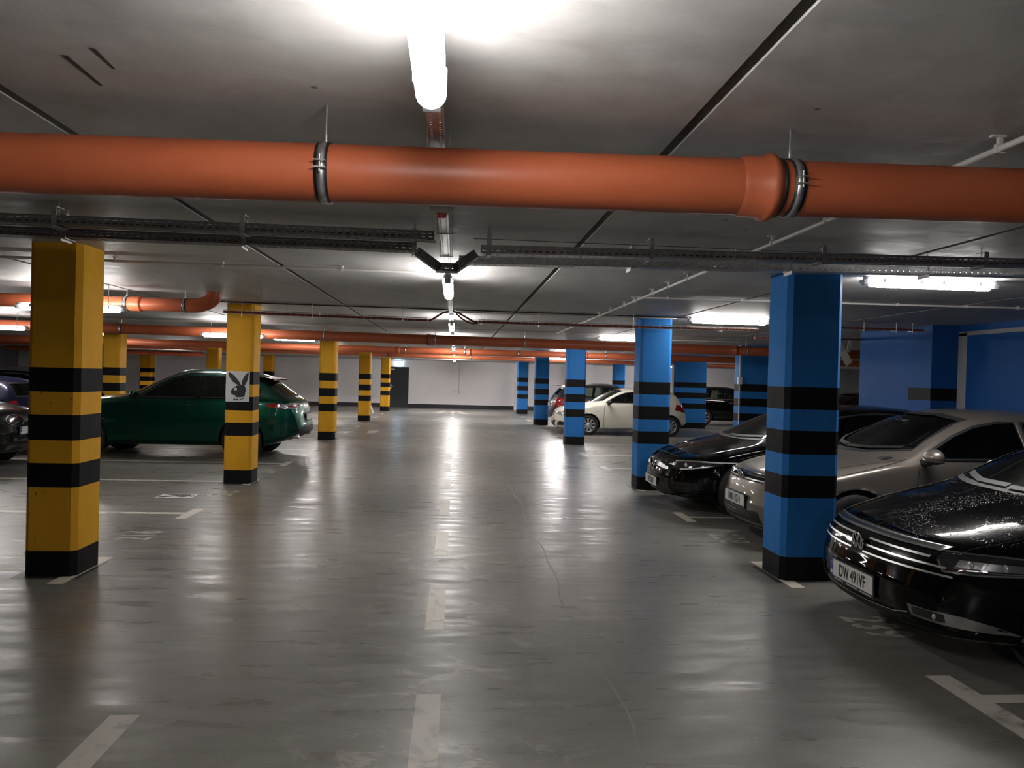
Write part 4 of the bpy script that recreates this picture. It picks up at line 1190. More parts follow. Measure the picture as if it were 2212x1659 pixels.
    def text(self, parent, txt, loc, size, sx, bold):
        cu = bpy.data.curves.new('plate_lettering', 'FONT'); cu.body = txt; cu.size = size; cu.align_x = 'CENTER'; cu.offset = bold; cu.extrude = .0006
        cu.space_character = 1.06
        o = text_mesh('plate_lettering', cu, MAT['ink'], parent)
        o.location = loc; o.rotation_euler = (PI / 2, 0, -PI / 2); o.scale = (sx, 1, 1)
        return o

def interp_poly(*p): return list(p)

def roundel(car, z, r, dx=.012, tilt=0.0, y=0.0, style='VW'):
    x = car.hit('F', y, z)[0].x - dx
    t = empty('emblem', (x, y, z)); t.parent = car.t; t.rotation_euler = (0, tilt, 0)
    q = MB(); q.lathe([(.012, r * .97), (0.0, r * .95), (.002, .0005)], (0, 0, 0), 'X', 36); q.build('emblem_disc', MAT['gloss'], t)
    q = MB(); q.sm = True
    q.tube([(-.004, r * .93 * math.cos(a), r * .93 * math.sin(a)) for a in [2 * PI * i / 36 for i in range(37)]], r * .085, 8, cap=False)
    q.sm = False
    def stroke(a, b, w=.17): q.bar((-.004, a[0] * r, a[1] * r), (-.004, b[0] * r, b[1] * r), r * w, .006, (1, 0, 0))
    if style == 'VW':
        stroke((.33, .80), (.02, .10)); stroke((-.33, .80), (-.02, .10))
        stroke((.74, .50), (.36, -.76)); stroke((-.74, .50), (-.36, -.76)); stroke((.36, -.76), (.02, .0)); stroke((-.36, -.76), (-.02, .0))
    else:
        for a in (PI / 2, PI / 2 + 2 * PI / 3, PI / 2 - 2 * PI / 3):
            ca, sa = math.cos(a) * r, math.sin(a) * r
            na, nb = -math.sin(a) * r * .13, math.cos(a) * r * .13
            q.add([(-.004, na, nb), (-.004, ca * .92, sa * .92), (-.004, -na, -nb), (-.014, 0, 0), (-.004, -ca * .12, -sa * .12)], [(0, 1, 3), (1, 2, 3), (2, 4, 3), (4, 0, 3)])
    q.build('emblem_ring', MAT['chrome'], t)
    return t

mir = lambda poly: [(-a, b) for a, b in poly]
def both(car, ax, poly, name, m, **kw):
    """same outline on the left and right half of the nose or tail"""
    return [car.patch(ax, poly, name, m, **kw), car.patch(ax, mir(poly), name, m, **kw)]
def lens_ball(car, ax, y, z, r, parent, m=None, name='projector_lens', dx=-.004):
    h, n = car.hit(ax, y, z)
    b = bmesh.new(); bmesh.ops.create_uvsphere(b, u_segments=16, v_segments=10, radius=r)
    for v in b.verts: v.co = Vector((v.co.x * .45, v.co.y, v.co.z)) + h + n * dx
    return from_bm(b, name, m or MAT['clear'], parent)
def wiper(car, pts):
    car.strip('F', pts, .022, 'wiper_blade', MAT['plast'], off=.014)
def folded(car, x, z, s):
    """door mirror folded flat against the window"""
    yb = car.hit('L', x, z)[0].y; yb = s * abs(yb)
    b = MB(); b.sm = True; b.tube([(x - .12, yb - s * .01, z - .02), (x - .10, yb + s * .05, z - .01), (x - .05, yb + s * .07, z + .01)], .026, 10)
    arm = b.build('side_mirror', MAT['plast'], car.t)
    h = bmesh.new(); bmesh.ops.create_uvsphere(h, u_segments=20, v_segments=14, radius=1)
    for v in h.verts: v.co = Vector((x + .03 + v.co.x * .115, yb + s * .07 + v.co.y * .05, z + .05 + v.co.z * .07))
    from_bm(h, 'mirror_shell', MAT['p_black'], arm)
GRP_R, GRP_L = 'cars parked on the right', 'cars parked on the left'

# ---- black estate, right foreground
c = Car('estate_car', SALOON, (2.685, 4.75, 0), 0, MAT['p_blackwet'], 'shiny black car in the right foreground with a wide chrome-barred grille', GRP_R, axles=(.90, 3.69), wr=.335)
SCR = [(-.72, .995), (-.63, 1.22), (-.53, 1.365), (-.25, 1.40), (.25, 1.40), (.53, 1.365), (.63, 1.22), (.72, .995), (.36, .985), (-.36, .985)]
SF = [(1.48, .99), (1.8, 1.145), (2.15, 1.285), (2.5, 1.345), (2.86, 1.35), (2.86, 1.0)]
SRW = [(2.94, 1.0), (2.94, 1.35), (3.3, 1.32), (3.6, 1.25), (3.85, 1.12), (3.93, 1.04)]
SBW = [(-.60, 1.14), (-.48, 1.35), (.48, 1.35), (.60, 1.14)]
c.window('F', SCR, 'windscreen', MAT['glass'])
c.window('L', SF, 'side_window', MAT['glass']); c.window('L', SRW, 'rear_side_window', MAT['glass']); c.window('B', SBW, 'rear_window', MAT['dglass'])
gr = c.patch('F', [(-.56, .71), (-.60, .685), (-.52, .595), (-.42, .545), (.42, .545), (.52, .595), (.60, .685), (.56, .71)], 'grille', MAT['gloss'], off=.003)
c.patch('F', [(-.61, .722), (-.58, .694), (.58, .694), (.61, .722)], 'grille_top_trim', MAT['satin'], off=.008, depth=.012)
for z, hw, w in ((.698, .58, .010), (.657, .56, .011), (.615, .66, .011), (.572, .70, .011)):
    for s in (-1, 1):
        c.strip('F', [(s * (.07 if z < .69 else 0), z), (s * hw * .5, z), (s * hw * .85, z), (s * hw, z + (.0 if z > .64 else -.002))], w, 'grille_bar', MAT['barm'], off=.010)
roundel(c, .622, .066, dx=.022, tilt=-.12)
HL = [(-.575, .692), (-.60, .645), (-.645, .590), (-.78, .597), (-.855, .610), (-.885, .65), (-.893, .70), (-.80, .706)]
for s, hl in zip((-1, 1), both(c, 'F', HL, 'headlight', MAT['dlens'], off=.003)):
    q = (lambda p: p) if s < 0 else mir
    c.strip('F', q([(-.605, .652), (-.65, .595), (-.78, .602), (-.853, .615), (-.884, .654)]), .010, 'chrome_eyeliner', MAT['chrome'], hl, off=.006)
    c.strip('F', q([(-.575, .700), (-.70, .706), (-.80, .710), (-.893, .706)]), .009, 'headlight_brow', MAT['satin'], hl, off=.006)
    for y in (.735, .815):
        lens_ball(c, 'F', s * y, .652, .026, hl, MAT['clear'])
        c.patch('F', q([(-y - .045, .672), (-y - .045, .634), (-y + .045, .63), (-y + .045, .67)]), 'lamp_reflector', MAT['satin'], hl, off=.004, depth=0, grid=.03)
        c.strip('F', q([(-y - .05, .627), (-y, .62), (-y + .05, .624)]), .006, 'light_guide', MAT['chrome'], hl, off=.007)
FG = [(-.50, .365), (-.52, .30), (-.70, .285), (-.83, .275), (-.80, .325), (-.74, .355), (-.66, .362)]
for s, fg in zip((-1, 1), both(c, 'F', FG, 'fog_light', MAT['satin'], off=.005)):
    q = (lambda p: p) if s < 0 else mir
    c.patch('F', q([(-.53, .355), (-.535, .315), (-.68, .305), (-.68, .352)]), 'fog_lens', MAT['dlens'], fg, off=.008, depth=0)
    lens_ball(c, 'F', s * .64, .33, .018, fg, MAT['clear'], 'fog_bulb', .008)
c.strip('F', [(-.50, .315), (-.40, .292), (-.2, .281), (0, .278), (.2, .281), (.40, .292), (.50, .315)], .007, 'bumper_trim', MAT['barm'], off=.006)
c.patch('F', [(-.46, .285), (-.40, .215), (.40, .215), (.46, .285), (0, .265)], 'lower_intake', MAT['plast'], off=.002)
c.strip('F', [(-.89, .232), (-.75, .218), (-.5, .206), (-.25, .202), (0, .20), (.25, .202), (.5, .206), (.75, .218), (.89, .232)], .012, 'bumper_lip', MAT['barm'], off=.010)
c.plate(.395, 'DW 491VF', caption=True, tilt=-.03)
c.seam('F', [(-.60, .725), (-.3, .730), (0, .731), (.3, .730), (.60, .725)], .006)
c.seam('T', [(.17, -.64), (.45, -.72), (.8, -.765), (1.0, -.785)], .006); c.seam('T', [(.17, .64), (.45, .72), (.8, .765), (1.0, .785)], .006)
c.seam('L', [(1.5, .94), (1.5, .75), (1.5, .45), (1.55, .25)])
c.seam('L', [(2.9, .98), (2.9, .6), (2.88, .25)])
c.strip('L', [(.62, .30), (1.35, .245), (2.3, .235), (3.3, .235)], .012, 'sill_trim', MAT['satin'], off=.006)
for s in (-1, 1):
    c.patch('F', [(s * .40 - .03, .325), (s * .40 + .03, .325), (s * .40 + .03, .332), (s * .40 - .03, .332)], 'bumper_crease', MAT['gloss'], off=.003, depth=0)
wiper(c, [(-.62, 1.02), (-.3, 1.0), (-.02, .998)]); wiper(c, [(.0, 1.005), (.3, 1.003), (.58, 1.03)])
c.mirror(1.46, .965, MAT['p_black'], sides=(-1,)); folded(c, 1.66, .985, 1); c.handle(2.7, .86, MAT['p_black']); c.handle(3.62, .89, MAT['p_black'])
c.seats(2.35, .52, 3.2); c.wheels('spoke5', .225); c.finish()
lens_ball(c, 'F', -.68, .44, .012, c.t, MAT['plast'], 'parking_sensor', .002)

# ---- grey-beige hatchback behind the nearest blue column
c = Car('hatchback_car', HATCH, (2.985, 7.62, 0), 0, MAT['p_beige'], 'silver beige hatchback half hidden behind the nearest blue column', GRP_R, L=4.26, axles=(.85, 3.49), wr=.318)
SCRH = [(-.685, 1.05), (-.60, 1.22), (-.53, 1.345), (-.25, 1.385), (.25, 1.385), (.53, 1.345), (.60, 1.22), (.685, 1.05), (.35, 1.0), (-.35, 1.0)]
HF = [(1.50, .965), (1.62, 1.045), (1.9, 1.19), (2.15, 1.285), (2.4, 1.33), (2.58, 1.335), (2.58, .985)]
HR = [(2.66, .99), (2.66, 1.335), (3.1, 1.315), (3.35, 1.25), (3.44, 1.14), (3.40, 1.02)]
HB = [(-.55, 1.06), (-.46, 1.30), (.46, 1.30), (.55, 1.06)]
c.window('F', SCRH, 'windscreen', MAT['glass']); c.window('L', HF, 'side_window', MAT['dglass']); c.window('L', HR, 'rear_side_window', MAT['dglass']); c.window('B', HB, 'rear_window', MAT['dglass'])
gr = c.patch('F', [(-.40, .738), (-.45, .70), (-.42, .655), (.42, .655), (.45, .70), (.40, .738)], 'grille', MAT['gloss'], off=.003)
for z, hw in ((.712, .44), (.672, .45)):
    for s in (-1, 1): c.strip('F', [(s * .07, z), (s * .25, z), (s * hw, z + .002)], .013, 'grille_bar', MAT['satin'], off=.008)
roundel(c, .69, .068, dx=.022, tilt=-.28)
HLH = [(-.455, .735), (-.46, .655), (-.60, .645), (-.74, .665), (-.81, .70), (-.83, .755), (-.70, .75)]
for s, hl in zip((-1, 1), both(c, 'F', HLH, 'headlight', MAT['dlens'], off=.003)):
    q = (lambda p: p) if s < 0 else mir
    c.strip('F', q([(-.46, .662), (-.60, .652), (-.74, .672)]), .012, 'light_guide', MAT['clear'], hl, off=.006)
    for y in (.56, .69): lens_ball(c, 'F', s * y, .70, .03, hl)
lo = c.patch('F', [(-.46, .375), (-.50, .26), (.50, .26), (.46, .375)], 'lower_intake', MAT['plast'], off=.003)
for z in (.345, .315, .285): c.strip('F', [(-.47, z), (-.2, z - .004), (0, z - .005), (.2, z - .004), (.47, z)], .008, 'intake_slat', MAT['gloss'], lo, off=.009)
both(c, 'F', [(-.56, .40), (-.56, .30), (-.74, .30), (-.72, .36)], 'fog_recess', MAT['plast'], off=.003)
c.strip('F', [(-.82, .235), (-.6, .222), (-.3, .214), (0, .211), (.3, .214), (.6, .222), (.82, .235)], .026, 'bumper_lip', MAT['satin'], off=.012)
c.plate(.455, 'DMI 13214', band=False, tilt=-.02)
c.seam('T', [(.16, -.58), (.45, -.66), (.8, -.72), (1.1, -.75), (1.34, -.78)]); c.seam('T', [(.16, .58), (.45, .66), (.8, .72), (1.1, .75), (1.34, .78)])
c.seam('L', [(1.46, .90), (1.43, .75), (1.42, .45), (1.45, .22)]); c.seam('L', [(2.62, .98), (2.62, .6), (2.60, .22)])
c.seam('L', [(1.37, .965), (1.25, .93), (1.02, .87), (.72, .80)], .005)
c.strip('L', [(1.48, .955), (2.0, .962), (2.6, .972), (3.4, .99)], .014, 'window_sill_trim', MAT['gloss'], off=.004)
wiper(c, [(-.60, 1.06), (-.3, 1.03), (.02, 1.02)]); wiper(c, [(.05, 1.03), (.3, 1.045), (.52, 1.10)])
h, n = c.hit('F', 0, 1.30)
m = MB().rbox(h.x + .03, h.x + .06, -.11, .11, 1.255, 1.32, .01); m.tube([(h.x + .01, 0, 1.345), (h.x + .05, 0, 1.30)], .01, 8); m.build('rear_view_mirror', MAT['cabin'], c.t)
m = MB().box(h.x + .025, h.x + .03, -.10, -.02, 1.265, 1.31); m.build('mirror_sticker', MAT['clear'], c.t)
c.mirror(1.50, .95, MAT['p_beige'], size=1.08); c.handle(2.45, .84, MAT['p_beige']); c.handle(3.25, .87, MAT['p_beige'])
c.seats(2.2, .52, 3.0); c.wheels('spoke5', .205); c.finish()

# ---- black coupe saloon
c = Car('coupe_car', SALOON, (2.66, 9.74, 0), 0, MAT['p_blackwet'], 'black car with a three-pointed star grille, nose before the second blue column', GRP_R, L=4.69, H=1.40, axles=(.93, 3.66), wr=.33)
k = 1.40 / 1.456
sc = lambda P: [(a, b * k) for a, b in P]
c.window('F', sc(SCR), 'windscreen', MAT['glass']); c.window('L', sc(SF), 'side_window', MAT['dglass']); c.window('L', sc(SRW), 'rear_side_window', MAT['dglass']); c.window('B', sc(SBW), 'rear_window', MAT['dglass'])
gr = c.patch('F', [(-.36, .655), (-.43, .60), (-.46, .545), (-.36, .475), (-.20, .445), (.20, .445), (.36, .475), (.46, .545), (.43, .60), (.36, .655)], 'grille', MAT['gloss'], off=.003)
mesh_ = MB()
for iy in range(-10, 11):
    for iz in range(6):
        y, z = iy * .036 + (iz % 2) * .018, .465 + iz * .032
        if abs(y) < .42 - abs(z - .55) * .6 and abs(y) > .10:
            h, n = c.hit('F', y, z); mesh_.box(h.x - .008, h.x - .003, y - .006, y + .006, z - .004, z + .004)
mesh_.build('grille_studs', MAT['satin'], gr)
for s in (-1, 1):
    q = (lambda p: p) if s < 0 else mir
    c.patch('F', q([(-.08, .60), (-.16, .60), (-.44, .562), (-.45, .535), (-.42, .53), (-.16, .55), (-.08, .535)]), 'grille_blade', MAT['barm'], gr, off=.014, depth=.02)
roundel(c, .565, .092, dx=.030, tilt=-.08, style='star')
HLC = [(-.535, .655), (-.50, .625), (-.525, .58), (-.62, .555), (-.74, .565), (-.83, .60), (-.905, .675), (-.80, .675), (-.66, .668)]
for s, hl in zip((-1, 1), both(c, 'F', HLC, 'headlight', MAT['dlens'], off=.006)):
    q = (lambda p: p) if s < 0 else mir
    c.strip('F', q([(-.53, .648), (-.66, .662), (-.80, .668), (-.89, .670)]), .016, 'headlight_brow', MAT['barm'], hl, off=.010)
    c.strip('F', q([(-.66, .562), (-.74, .574), (-.83, .61)]), .014, 'light_guide', MAT['barm'], hl, off=.010)
    c.patch('F', q([(-.515, .628), (-.53, .59), (-.56, .582), (-.55, .635)]), 'lamp_reflector', MAT['clear'], hl, off=.005, depth=0)
    lens_ball(c, 'F', s * .70, .615, .034, hl)
c.patch('F', [(-.50, .36), (-.52, .25), (.52, .25), (.50, .36)], 'lower_intake', MAT['plast'], off=.002)
both(c, 'F', [(-.60, .42), (-.57, .27), (-.80, .29), (-.82, .40)], 'side_intake', MAT['gloss'], off=.002)
for z in (.39, .33): both(c, 'F', [(-.60, z), (-.60, z - .012), (-.82, z - .004), (-.82, z + .008)], 'intake_slat', MAT['plast'], off=.008)
c.strip('F', [(-.62, .225), (-.45, .198), (-.2, .192), (0, .190), (.2, .192), (.45, .198), (.62, .225)], .022, 'bumper_lip', MAT['chrome'], off=.012)
c.plate(.345, 'W1XA78', band=False, tilt=-.02, frame=False)
c.seam('F', [(-.45, .70), (-.2, .712), (0, .715), (.2, .712), (.45, .70)], .006)
h, n = c.hit('T', .17, 0); q = MB(); q.lathe([(.0, .0005), (.001, .026), (-.002, .028)], (h.x, 0, h.z), 'Z', 20); q.build('bonnet_badge', MAT['satin'], c.t)
c.seam('L', [(1.48, .88), (1.5, .7), (1.5, .42), (1.56, .22)]); c.seam('L', [(2.9, .93), (2.9, .6), (2.86, .22)])
c.strip('L', [(1.55, .94), (2.4, .962), (3.2, .985), (3.9, 1.0)], .014, 'window_sill_trim', MAT['satin'], off=.004)
c.strip('L', [(1.55, .945), (1.9, 1.12), (2.25, 1.262), (2.7, 1.31), (3.1, 1.30), (3.6, 1.21), (3.92, 1.02)], .012, 'window_top_trim', MAT['satin'], off=.004)
wiper(c, [(-.62, .985), (-.3, .965), (-.02, .963)])
folded(c, 1.62, .95, 1); folded(c, 1.62, .95, -1); c.handle(2.72, .83, MAT['p_black']); c.handle(3.6, .85, MAT['p_black'])
c.seats(2.35, .47, 3.2); c.wheels('spoke5', .225); c.finish()

# ---- white hatchback
c = Car('hatchback_car', HATCH, (2.98, 22.5, 0), 0, MAT['p_white'], 'cream white hatchback with black mirror and silver wheel trims', GRP_R, L=4.05, W=1.69, H=1.42, axles=(.97, 3.43), wr=.30)
a_, b_, g_ = 4.05 / 4.26, 1.69 / 1.79, 1.42 / 1.45
SX = lambda P: [(x * a_, z * g_) for x, z in P]; SY = lambda P: [(y * b_, z * g_) for y, z in P]
c.window('F', SY(SCRH), 'windscreen', MAT['glass'])
c.window('L', SX([(1.56, .99), (1.72, 1.09), (1.95, 1.205), (2.2, 1.29), (2.45, 1.325), (2.78, 1.325), (2.78, 1.0)]), 'side_window', MAT['glass'])
c.window('L', SX([(2.86, 1.01), (2.86, 1.32), (3.1, 1.30), (3.35, 1.20), (3.45, 1.10), (3.2, 1.03)]), 'rear_side_window', MAT['dglass']); c.window('B', SY(HB), 'rear_window', MAT['dglass'])
c.patch('F', [(-.20, .66), (-.17, .56), (-.12, .53), (.12, .53), (.17, .56), (.20, .66)], 'grille', MAT['plast'], off=.004)
c.patch('F', [(-.42, .40), (-.30, .24), (.30, .24), (.42, .40)], 'lower_intake', MAT['plast'], off=.004)
both(c, 'F', [(-.56, .40), (-.48, .26), (-.74, .27), (-.73, .36)], 'fog_recess', MAT['plast'], off=.004)
for s, hl in zip((-1, 1), both(c, 'F', [(-.36, .64), (-.44, .575), (-.62, .555), (-.755, .60), (-.79, .71), (-.68, .72)], 'headlight', MAT['clear'], off=.004)):
    lens_ball(c, 'F', s * .60, .63, .04, hl, MAT['chrome'])
both(c, 'B', [(-.60, .93), (-.57, .74), (-.72, .72), (-.80, .80), (-.775, .95)], 'tail_light', MAT['red'], off=.006)
for ax, s in (('L', -1), ('R', 1)): c.patch(ax, [(3.72, .92), (3.70, .83), (3.82, .74), (3.93, .72), (3.93, .86), (3.88, .93)], 'tail_light_side', MAT['red'], off=.004)
c.plate(.43, '', band=False, frame=False)
c.seam('L', [(1.47, .93), (1.43, .8), (1.42, .45), (1.43, .22)], .01); c.seam('L', [(2.72, .96), (2.74, .6), (2.70, .22)], .01)
c.strip('L', [(.34, .25), (.30, .225)], .01, 'nose_mark', MAT['plast'])
c.strip('L', [(1.44, .20), (2.0, .185), (2.7, .19), (3.05, .20)], .05, 'sill', MAT['plast'], off=.003)
both(c, 'B', [(-.74, .34), (-.70, .24), (0, .24), (0, .34)], 'lower_bumper', MAT['plast'], off=.004)
for ax in 'LR': c.strip(ax, [(3.76, .33), (3.95, .31)], .08, 'lower_bumper_side', MAT['plast'], off=.004)
c.patch('L', [(1.16, .715), (1.16, .70), (1.24, .70), (1.24, .715)], 'side_badge', MAT['satin'], off=.003, depth=0)
c.mirror(1.55, .93, MAT['plast'], size=1.05); c.handle(2.50, .80, MAT['plast'], .2)
c.seats(2.15, .48, 2.95); c.wheels('spoke9', .19); c.finish()

# ---- charcoal people carrier with its tail to the lane
c = Car('people_carrier', HATCH, (3.12 + 4.35, 24.75, 0), PI, MAT['p_grey'], 'dark grey car with red tail light peeking out behind the white hatchback', GRP_R, L=4.35, W=1.80, H=1.52, axles=(.85, 3.5), wr=.32)
a_, g_ = 4.35 / 4.26, 1.52 / 1.45
SX = lambda P: [(x * a_, z * g_) for x, z in P]; SY = lambda P: [(y, z * g_) for y, z in P]
c.window('F', SY(SCRH), 'windscreen', MAT['glass']); c.window('L', SX(HF), 'side_window', MAT['glass']); c.window('L', SX(HR), 'rear_side_window', MAT['glass']); c.window('B', SY(HB), 'rear_window', MAT['dglass'])
both(c, 'B', [(-.62, 1.02), (-.60, .74), (-.73, .72), (-.84, .80), (-.82, .98), (-.74, 1.04)], 'tail_light', MAT['red'], off=.006)
for ax in 'LR': c.patch(ax, [(3.98, 1.02), (3.96, .90), (4.10, .76), (4.20, .74), (4.18, .98)], 'tail_light_side', MAT['red'], off=.004)
b = MB(); b.box(4.0, 4.14, -.50, .50, 1.415, 1.44); b.build('tail_spoiler', MAT['p_grey'], c.t)
c.plate(.78, '', rear=True, band=False, frame=False)
c.patch('B', [(-.70, .50), (-.70, .40), (.70, .40), (.70, .50)], 'rear_bumper_strip', MAT['plast'], off=.006)
for ax in 'LR': c.strip(ax, [(1.6, 1.475), (2.6, 1.50), (3.4, 1.47)], .022, 'roof_rail', MAT['satin'], off=.012)
c.mirror(1.52, .99, MAT['p_grey']); c.handle(2.5, .88, MAT['p_grey'])
c.seats(2.2, .55, 3.0); c.wheels('spoke7', .2); c.finish()

# ---- far black saloon between the blue piers, and the dark car in the gap
c = Car('saloon_car', HATCH, (8.55 + 4.4, 28.45, 0), PI, MAT['p_black'], 'distant black car seen side-on between two dark blue piers', GRP_R, L=4.40, W=1.82, H=1.50, axles=(.88, 3.5), wr=.32)
a_, g_ = 4.4 / 4.26, 1.5 / 1.45
SX = lambda P: [(x * a_, z * g_) for x, z in P]; SY = lambda P: [(y, z * g_) for y, z in P]
c.window('F', SY(SCRH), 'windscreen', MAT['glass']); c.window('L', SX(HF), 'side_window', MAT['glass']); c.window('L', SX(HR), 'rear_side_window', MAT['glass']); c.window('B', SY(HB), 'rear_window', MAT['dglass'])
for ax in 'LR':
    c.strip(ax, [(1.5, .985), (2.2, 1.0), (3.0, 1.015), (3.6, 1.03)], .026, 'window_sill_trim', MAT['chrome'], off=.006)
both(c, 'B', [(-.62, .98), (-.60, .76), (-.78, .76), (-.80, .96)], 'tail_light', MAT['red'], off=.006)
c.mirror(1.52, .98, MAT['p_black']); c.handle(2.45, .88, MAT['chrome']); c.handle(3.35, .90, MAT['chrome'])
c.seats(2.2, .55, 3.0, hgt=.66); c.wheels('spoke7', .2); c.finish()

c = Car('estate_car', SALOON, (6.35, 15.05, 0), 0, MAT['p_jet'], 'dark car whose silver-railed roof shows in the gap beside the plain blue pier', GRP_R, L=4.6, W=1.82, H=1.55, axles=(.9, 3.6), wr=.32)
k = 1.55 / 1.456
sc = lambda P: [(a, b * k) for a, b in P]
c.window('F', sc(SCR), 'windscreen', MAT['glass']); c.window('L', sc(SF), 'side_window', MAT['glass']); c.window('L', sc(SRW), 'rear_side_window', MAT['dglass']); c.window('B', sc(SBW), 'rear_window', MAT['dglass'])
for ax in 'LR': c.strip(ax, [(2.0, 1.43), (2.6, 1.48), (3.3, 1.45)], .022, 'roof_rail', MAT['chrome'], off=.012)
both(c, 'F', [(-.58, .745), (-.62, .66), (-.82, .67), (-.86, .75)], 'headlight', MAT['dlens'], off=.003)
c.mirror(1.62, 1.04, MAT['p_jet']); c.seats(2.35, .55, 3.2); c.wheels('spoke5', .21); c.finish()

# ---- dark green sport utility car on the left
c = Car('sport_utility_car', SUV, (-7.57, 14.98, 0), 0, MAT['p_green'], 'glossy dark green car parked side-on behind the rabbit sign column', GRP_L, axles=(.82, 3.62), wr=.365)
c.window('F', [(-.72, 1.22), (-.62, 1.42), (-.55, 1.54), (-.25, 1.60), (.25, 1.60), (.55, 1.54), (.62, 1.42), (.72, 1.22), (.35, 1.18), (-.35, 1.18)], 'windscreen', MAT['glass'])
c.window('L', [(1.78, 1.125), (2.0, 1.27), (2.3, 1.44), (2.55, 1.52), (2.80, 1.53), (2.80, 1.125)], 'side_window', MAT['dglass'])
c.window('L', [(2.88, 1.13), (2.88, 1.53), (3.3, 1.515), (3.65, 1.45), (3.92, 1.30), (3.95, 1.22), (3.80, 1.16)], 'rear_side_window', MAT['dglass'])
c.window('B', [(-.58, 1.19), (-.50, 1.47), (.50, 1.47), (.58, 1.19)], 'rear_window', MAT['dglass'])
b = MB(); b.add([(3.70, -.60, 1.575), (4.12, -.56, 1.50), (4.12, .56, 1.50), (3.70, .60, 1.575), (3.74, -.60, 1.545), (4.10, -.56, 1.475), (4.10, .56, 1.475), (3.74, .60, 1.545)], [(0, 1, 2, 3), (7, 6, 5, 4), (0, 4, 5, 1), (1, 5, 6, 2), (2, 6, 7, 3), (3, 7, 4, 0)])
b.build('roof_spoiler', MAT['gloss'], c.t)
for s, tl_ in zip((-1, 1), both(c, 'B', [(-.42, 1.05), (-.44, .98), (-.62, .93), (-.82, .96), (-.85, 1.03), (-.70, 1.06)], 'tail_light', MAT['clear'], off=.006)):
    c.strip('B', ([(-.46, 1.01), (-.62, .985), (-.83, 1.0)] if s < 0 else mir([(-.46, 1.01), (-.62, .985), (-.83, 1.0)])), .022, 'tail_lens', MAT['red'], tl_, off=.010)
for ax in 'LR':
    tl_ = c.patch(ax, [(4.02, 1.03), (4.12, .985), (4.30, .96), (4.42, .95), (4.42, 1.04), (4.22, 1.05)], 'tail_light_side', MAT['red'], off=.004)
    c.patch(ax, [(4.26, 1.03), (4.27, .975), (4.40, .96), (4.40, 1.02)], 'clear_lens', MAT['clear'], tl_, off=.007, depth=0)
c.patch('B', [(-.64, .56), (-.58, .36), (.58, .36), (.64, .56), (.3, .60), (-.3, .60)], 'rear_diffuser', MAT['plast'], off=.010)
for s in (-1, 1):
    h, n = c.hit('B', s * .52, .44); q = MB(); q.lathe([(-.16, .05), (.035, .05), (.04, .046), (.035, .04), (-.10, .04), (-.1, .001)], (h.x, s * .55, .42), 'X', 24); q.build('exhaust_pipe', MAT['chrome'], c.t)
    b = MB(); b.box(h.x - .01, h.x + .006, s * .70 - .06, s * .70 + .06, .60, .625); b.build('reflector', MAT['red'], c.t)
c.patch('B', [(-.34, .86), (-.34, .70), (.34, .70), (.34, .86)], 'plate_recess', MAT['gloss'], off=.004)
c.plate(.78, '', rear=True, band=False, frame=False, dx=.02)
c.seam('L', [(1.72, 1.06), (1.66, .85), (1.66, .5), (1.72, .28)], .008); c.seam('L', [(2.84, 1.11), (2.84, .7), (2.80, .28)], .008); c.seam('L', [(3.92, 1.15), (3.72, 1.0), (3.52, .85), (3.34, .62), (3.25, .30)], .008)
c.seam('L', [(4.40, 1.04), (4.38, .88), (4.42, .70)], .008)
for ax in 'LR':
    c.strip(ax, [(1.72, 1.105), (2.4, 1.108), (3.2, 1.12), (3.8, 1.15)], .016, 'window_sill_trim', MAT['gloss'], off=.005)
    c.strip(ax, [(1.35, .30), (2.0, .285), (2.8, .285), (3.25, .30)], .018, 'sill_trim', MAT['p_green'], off=.022)
    c.strip(ax, [(1.7, 1.145), (2.0, 1.325), (2.3, 1.49), (2.6, 1.585), (3.1, 1.60), (3.7, 1.52)], .02, 'roof_rail', MAT['satin'], off=.010)
c.mirror(1.72, 1.10, MAT['p_green'], size=1.1); c.handle(2.62, .985, MAT['p_green'], .22); c.handle(3.58, 1.005, MAT['p_green'], .22)
both(c, 'F', [(-.50, .86), (-.52, .80), (-.80, .79), (-.86, .86)], 'headlight', MAT['dlens'], off=.003)
for ax in 'LR':
    c.patch(ax, [(2.795, 1.12), (2.795, 1.535), (2.885, 1.535), (2.885, 1.12)], 'pillar_trim', MAT['gloss'], off=.002, depth=0, grid=.06)
c.seats(2.45, .66, 3.3); c.wheels('spoke5', .235, MAT['plast']); c.finish()

# ---- three dark cars at the left edge
c = Car('sport_utility_car', SUV, (-6.92, 12.62, 0), PI, MAT['p_jet'], 'brown-black car nose with an oval chrome-rimmed grille at the left edge', GRP_L, L=4.6, W=1.84, H=1.62, axles=(.9, 3.6), wr=.35)
c.window('F', [(-.66, 1.18), (-.55, 1.48), (-.25, 1.54), (.25, 1.54), (.55, 1.48), (.66, 1.18), (0, 1.15)], 'windscreen', MAT['glass'])
c.window('L', [(1.80, 1.10), (2.3, 1.40), (2.75, 1.48), (2.75, 1.10)], 'side_window', MAT['dglass']); c.window('L', [(2.84, 1.11), (2.84, 1.48), (3.5, 1.43), (3.85, 1.22)], 'rear_side_window', MAT['dglass'])
for s in (-1, 1):
    q = (lambda p: p) if s < 0 else mir
    oval = [(.27 + .19 * math.cos(a), .765 + .085 * math.sin(a)) for a in [2 * PI * i_ / 18 for i_ in range(18)]]
    g = c.patch('F', q(oval), 'grille', MAT['gloss'], off=.004)
    c.strip('F', q(oval), .014, 'grille_rim', MAT['chrome'], g, closed=True, off=.010)
    c.patch('F', q([(.50, .80), (.52, .72), (.72, .72), (.80, .80)]), 'headlight', MAT['dlens'], off=.004)
c.plate(.60, '', band=True)
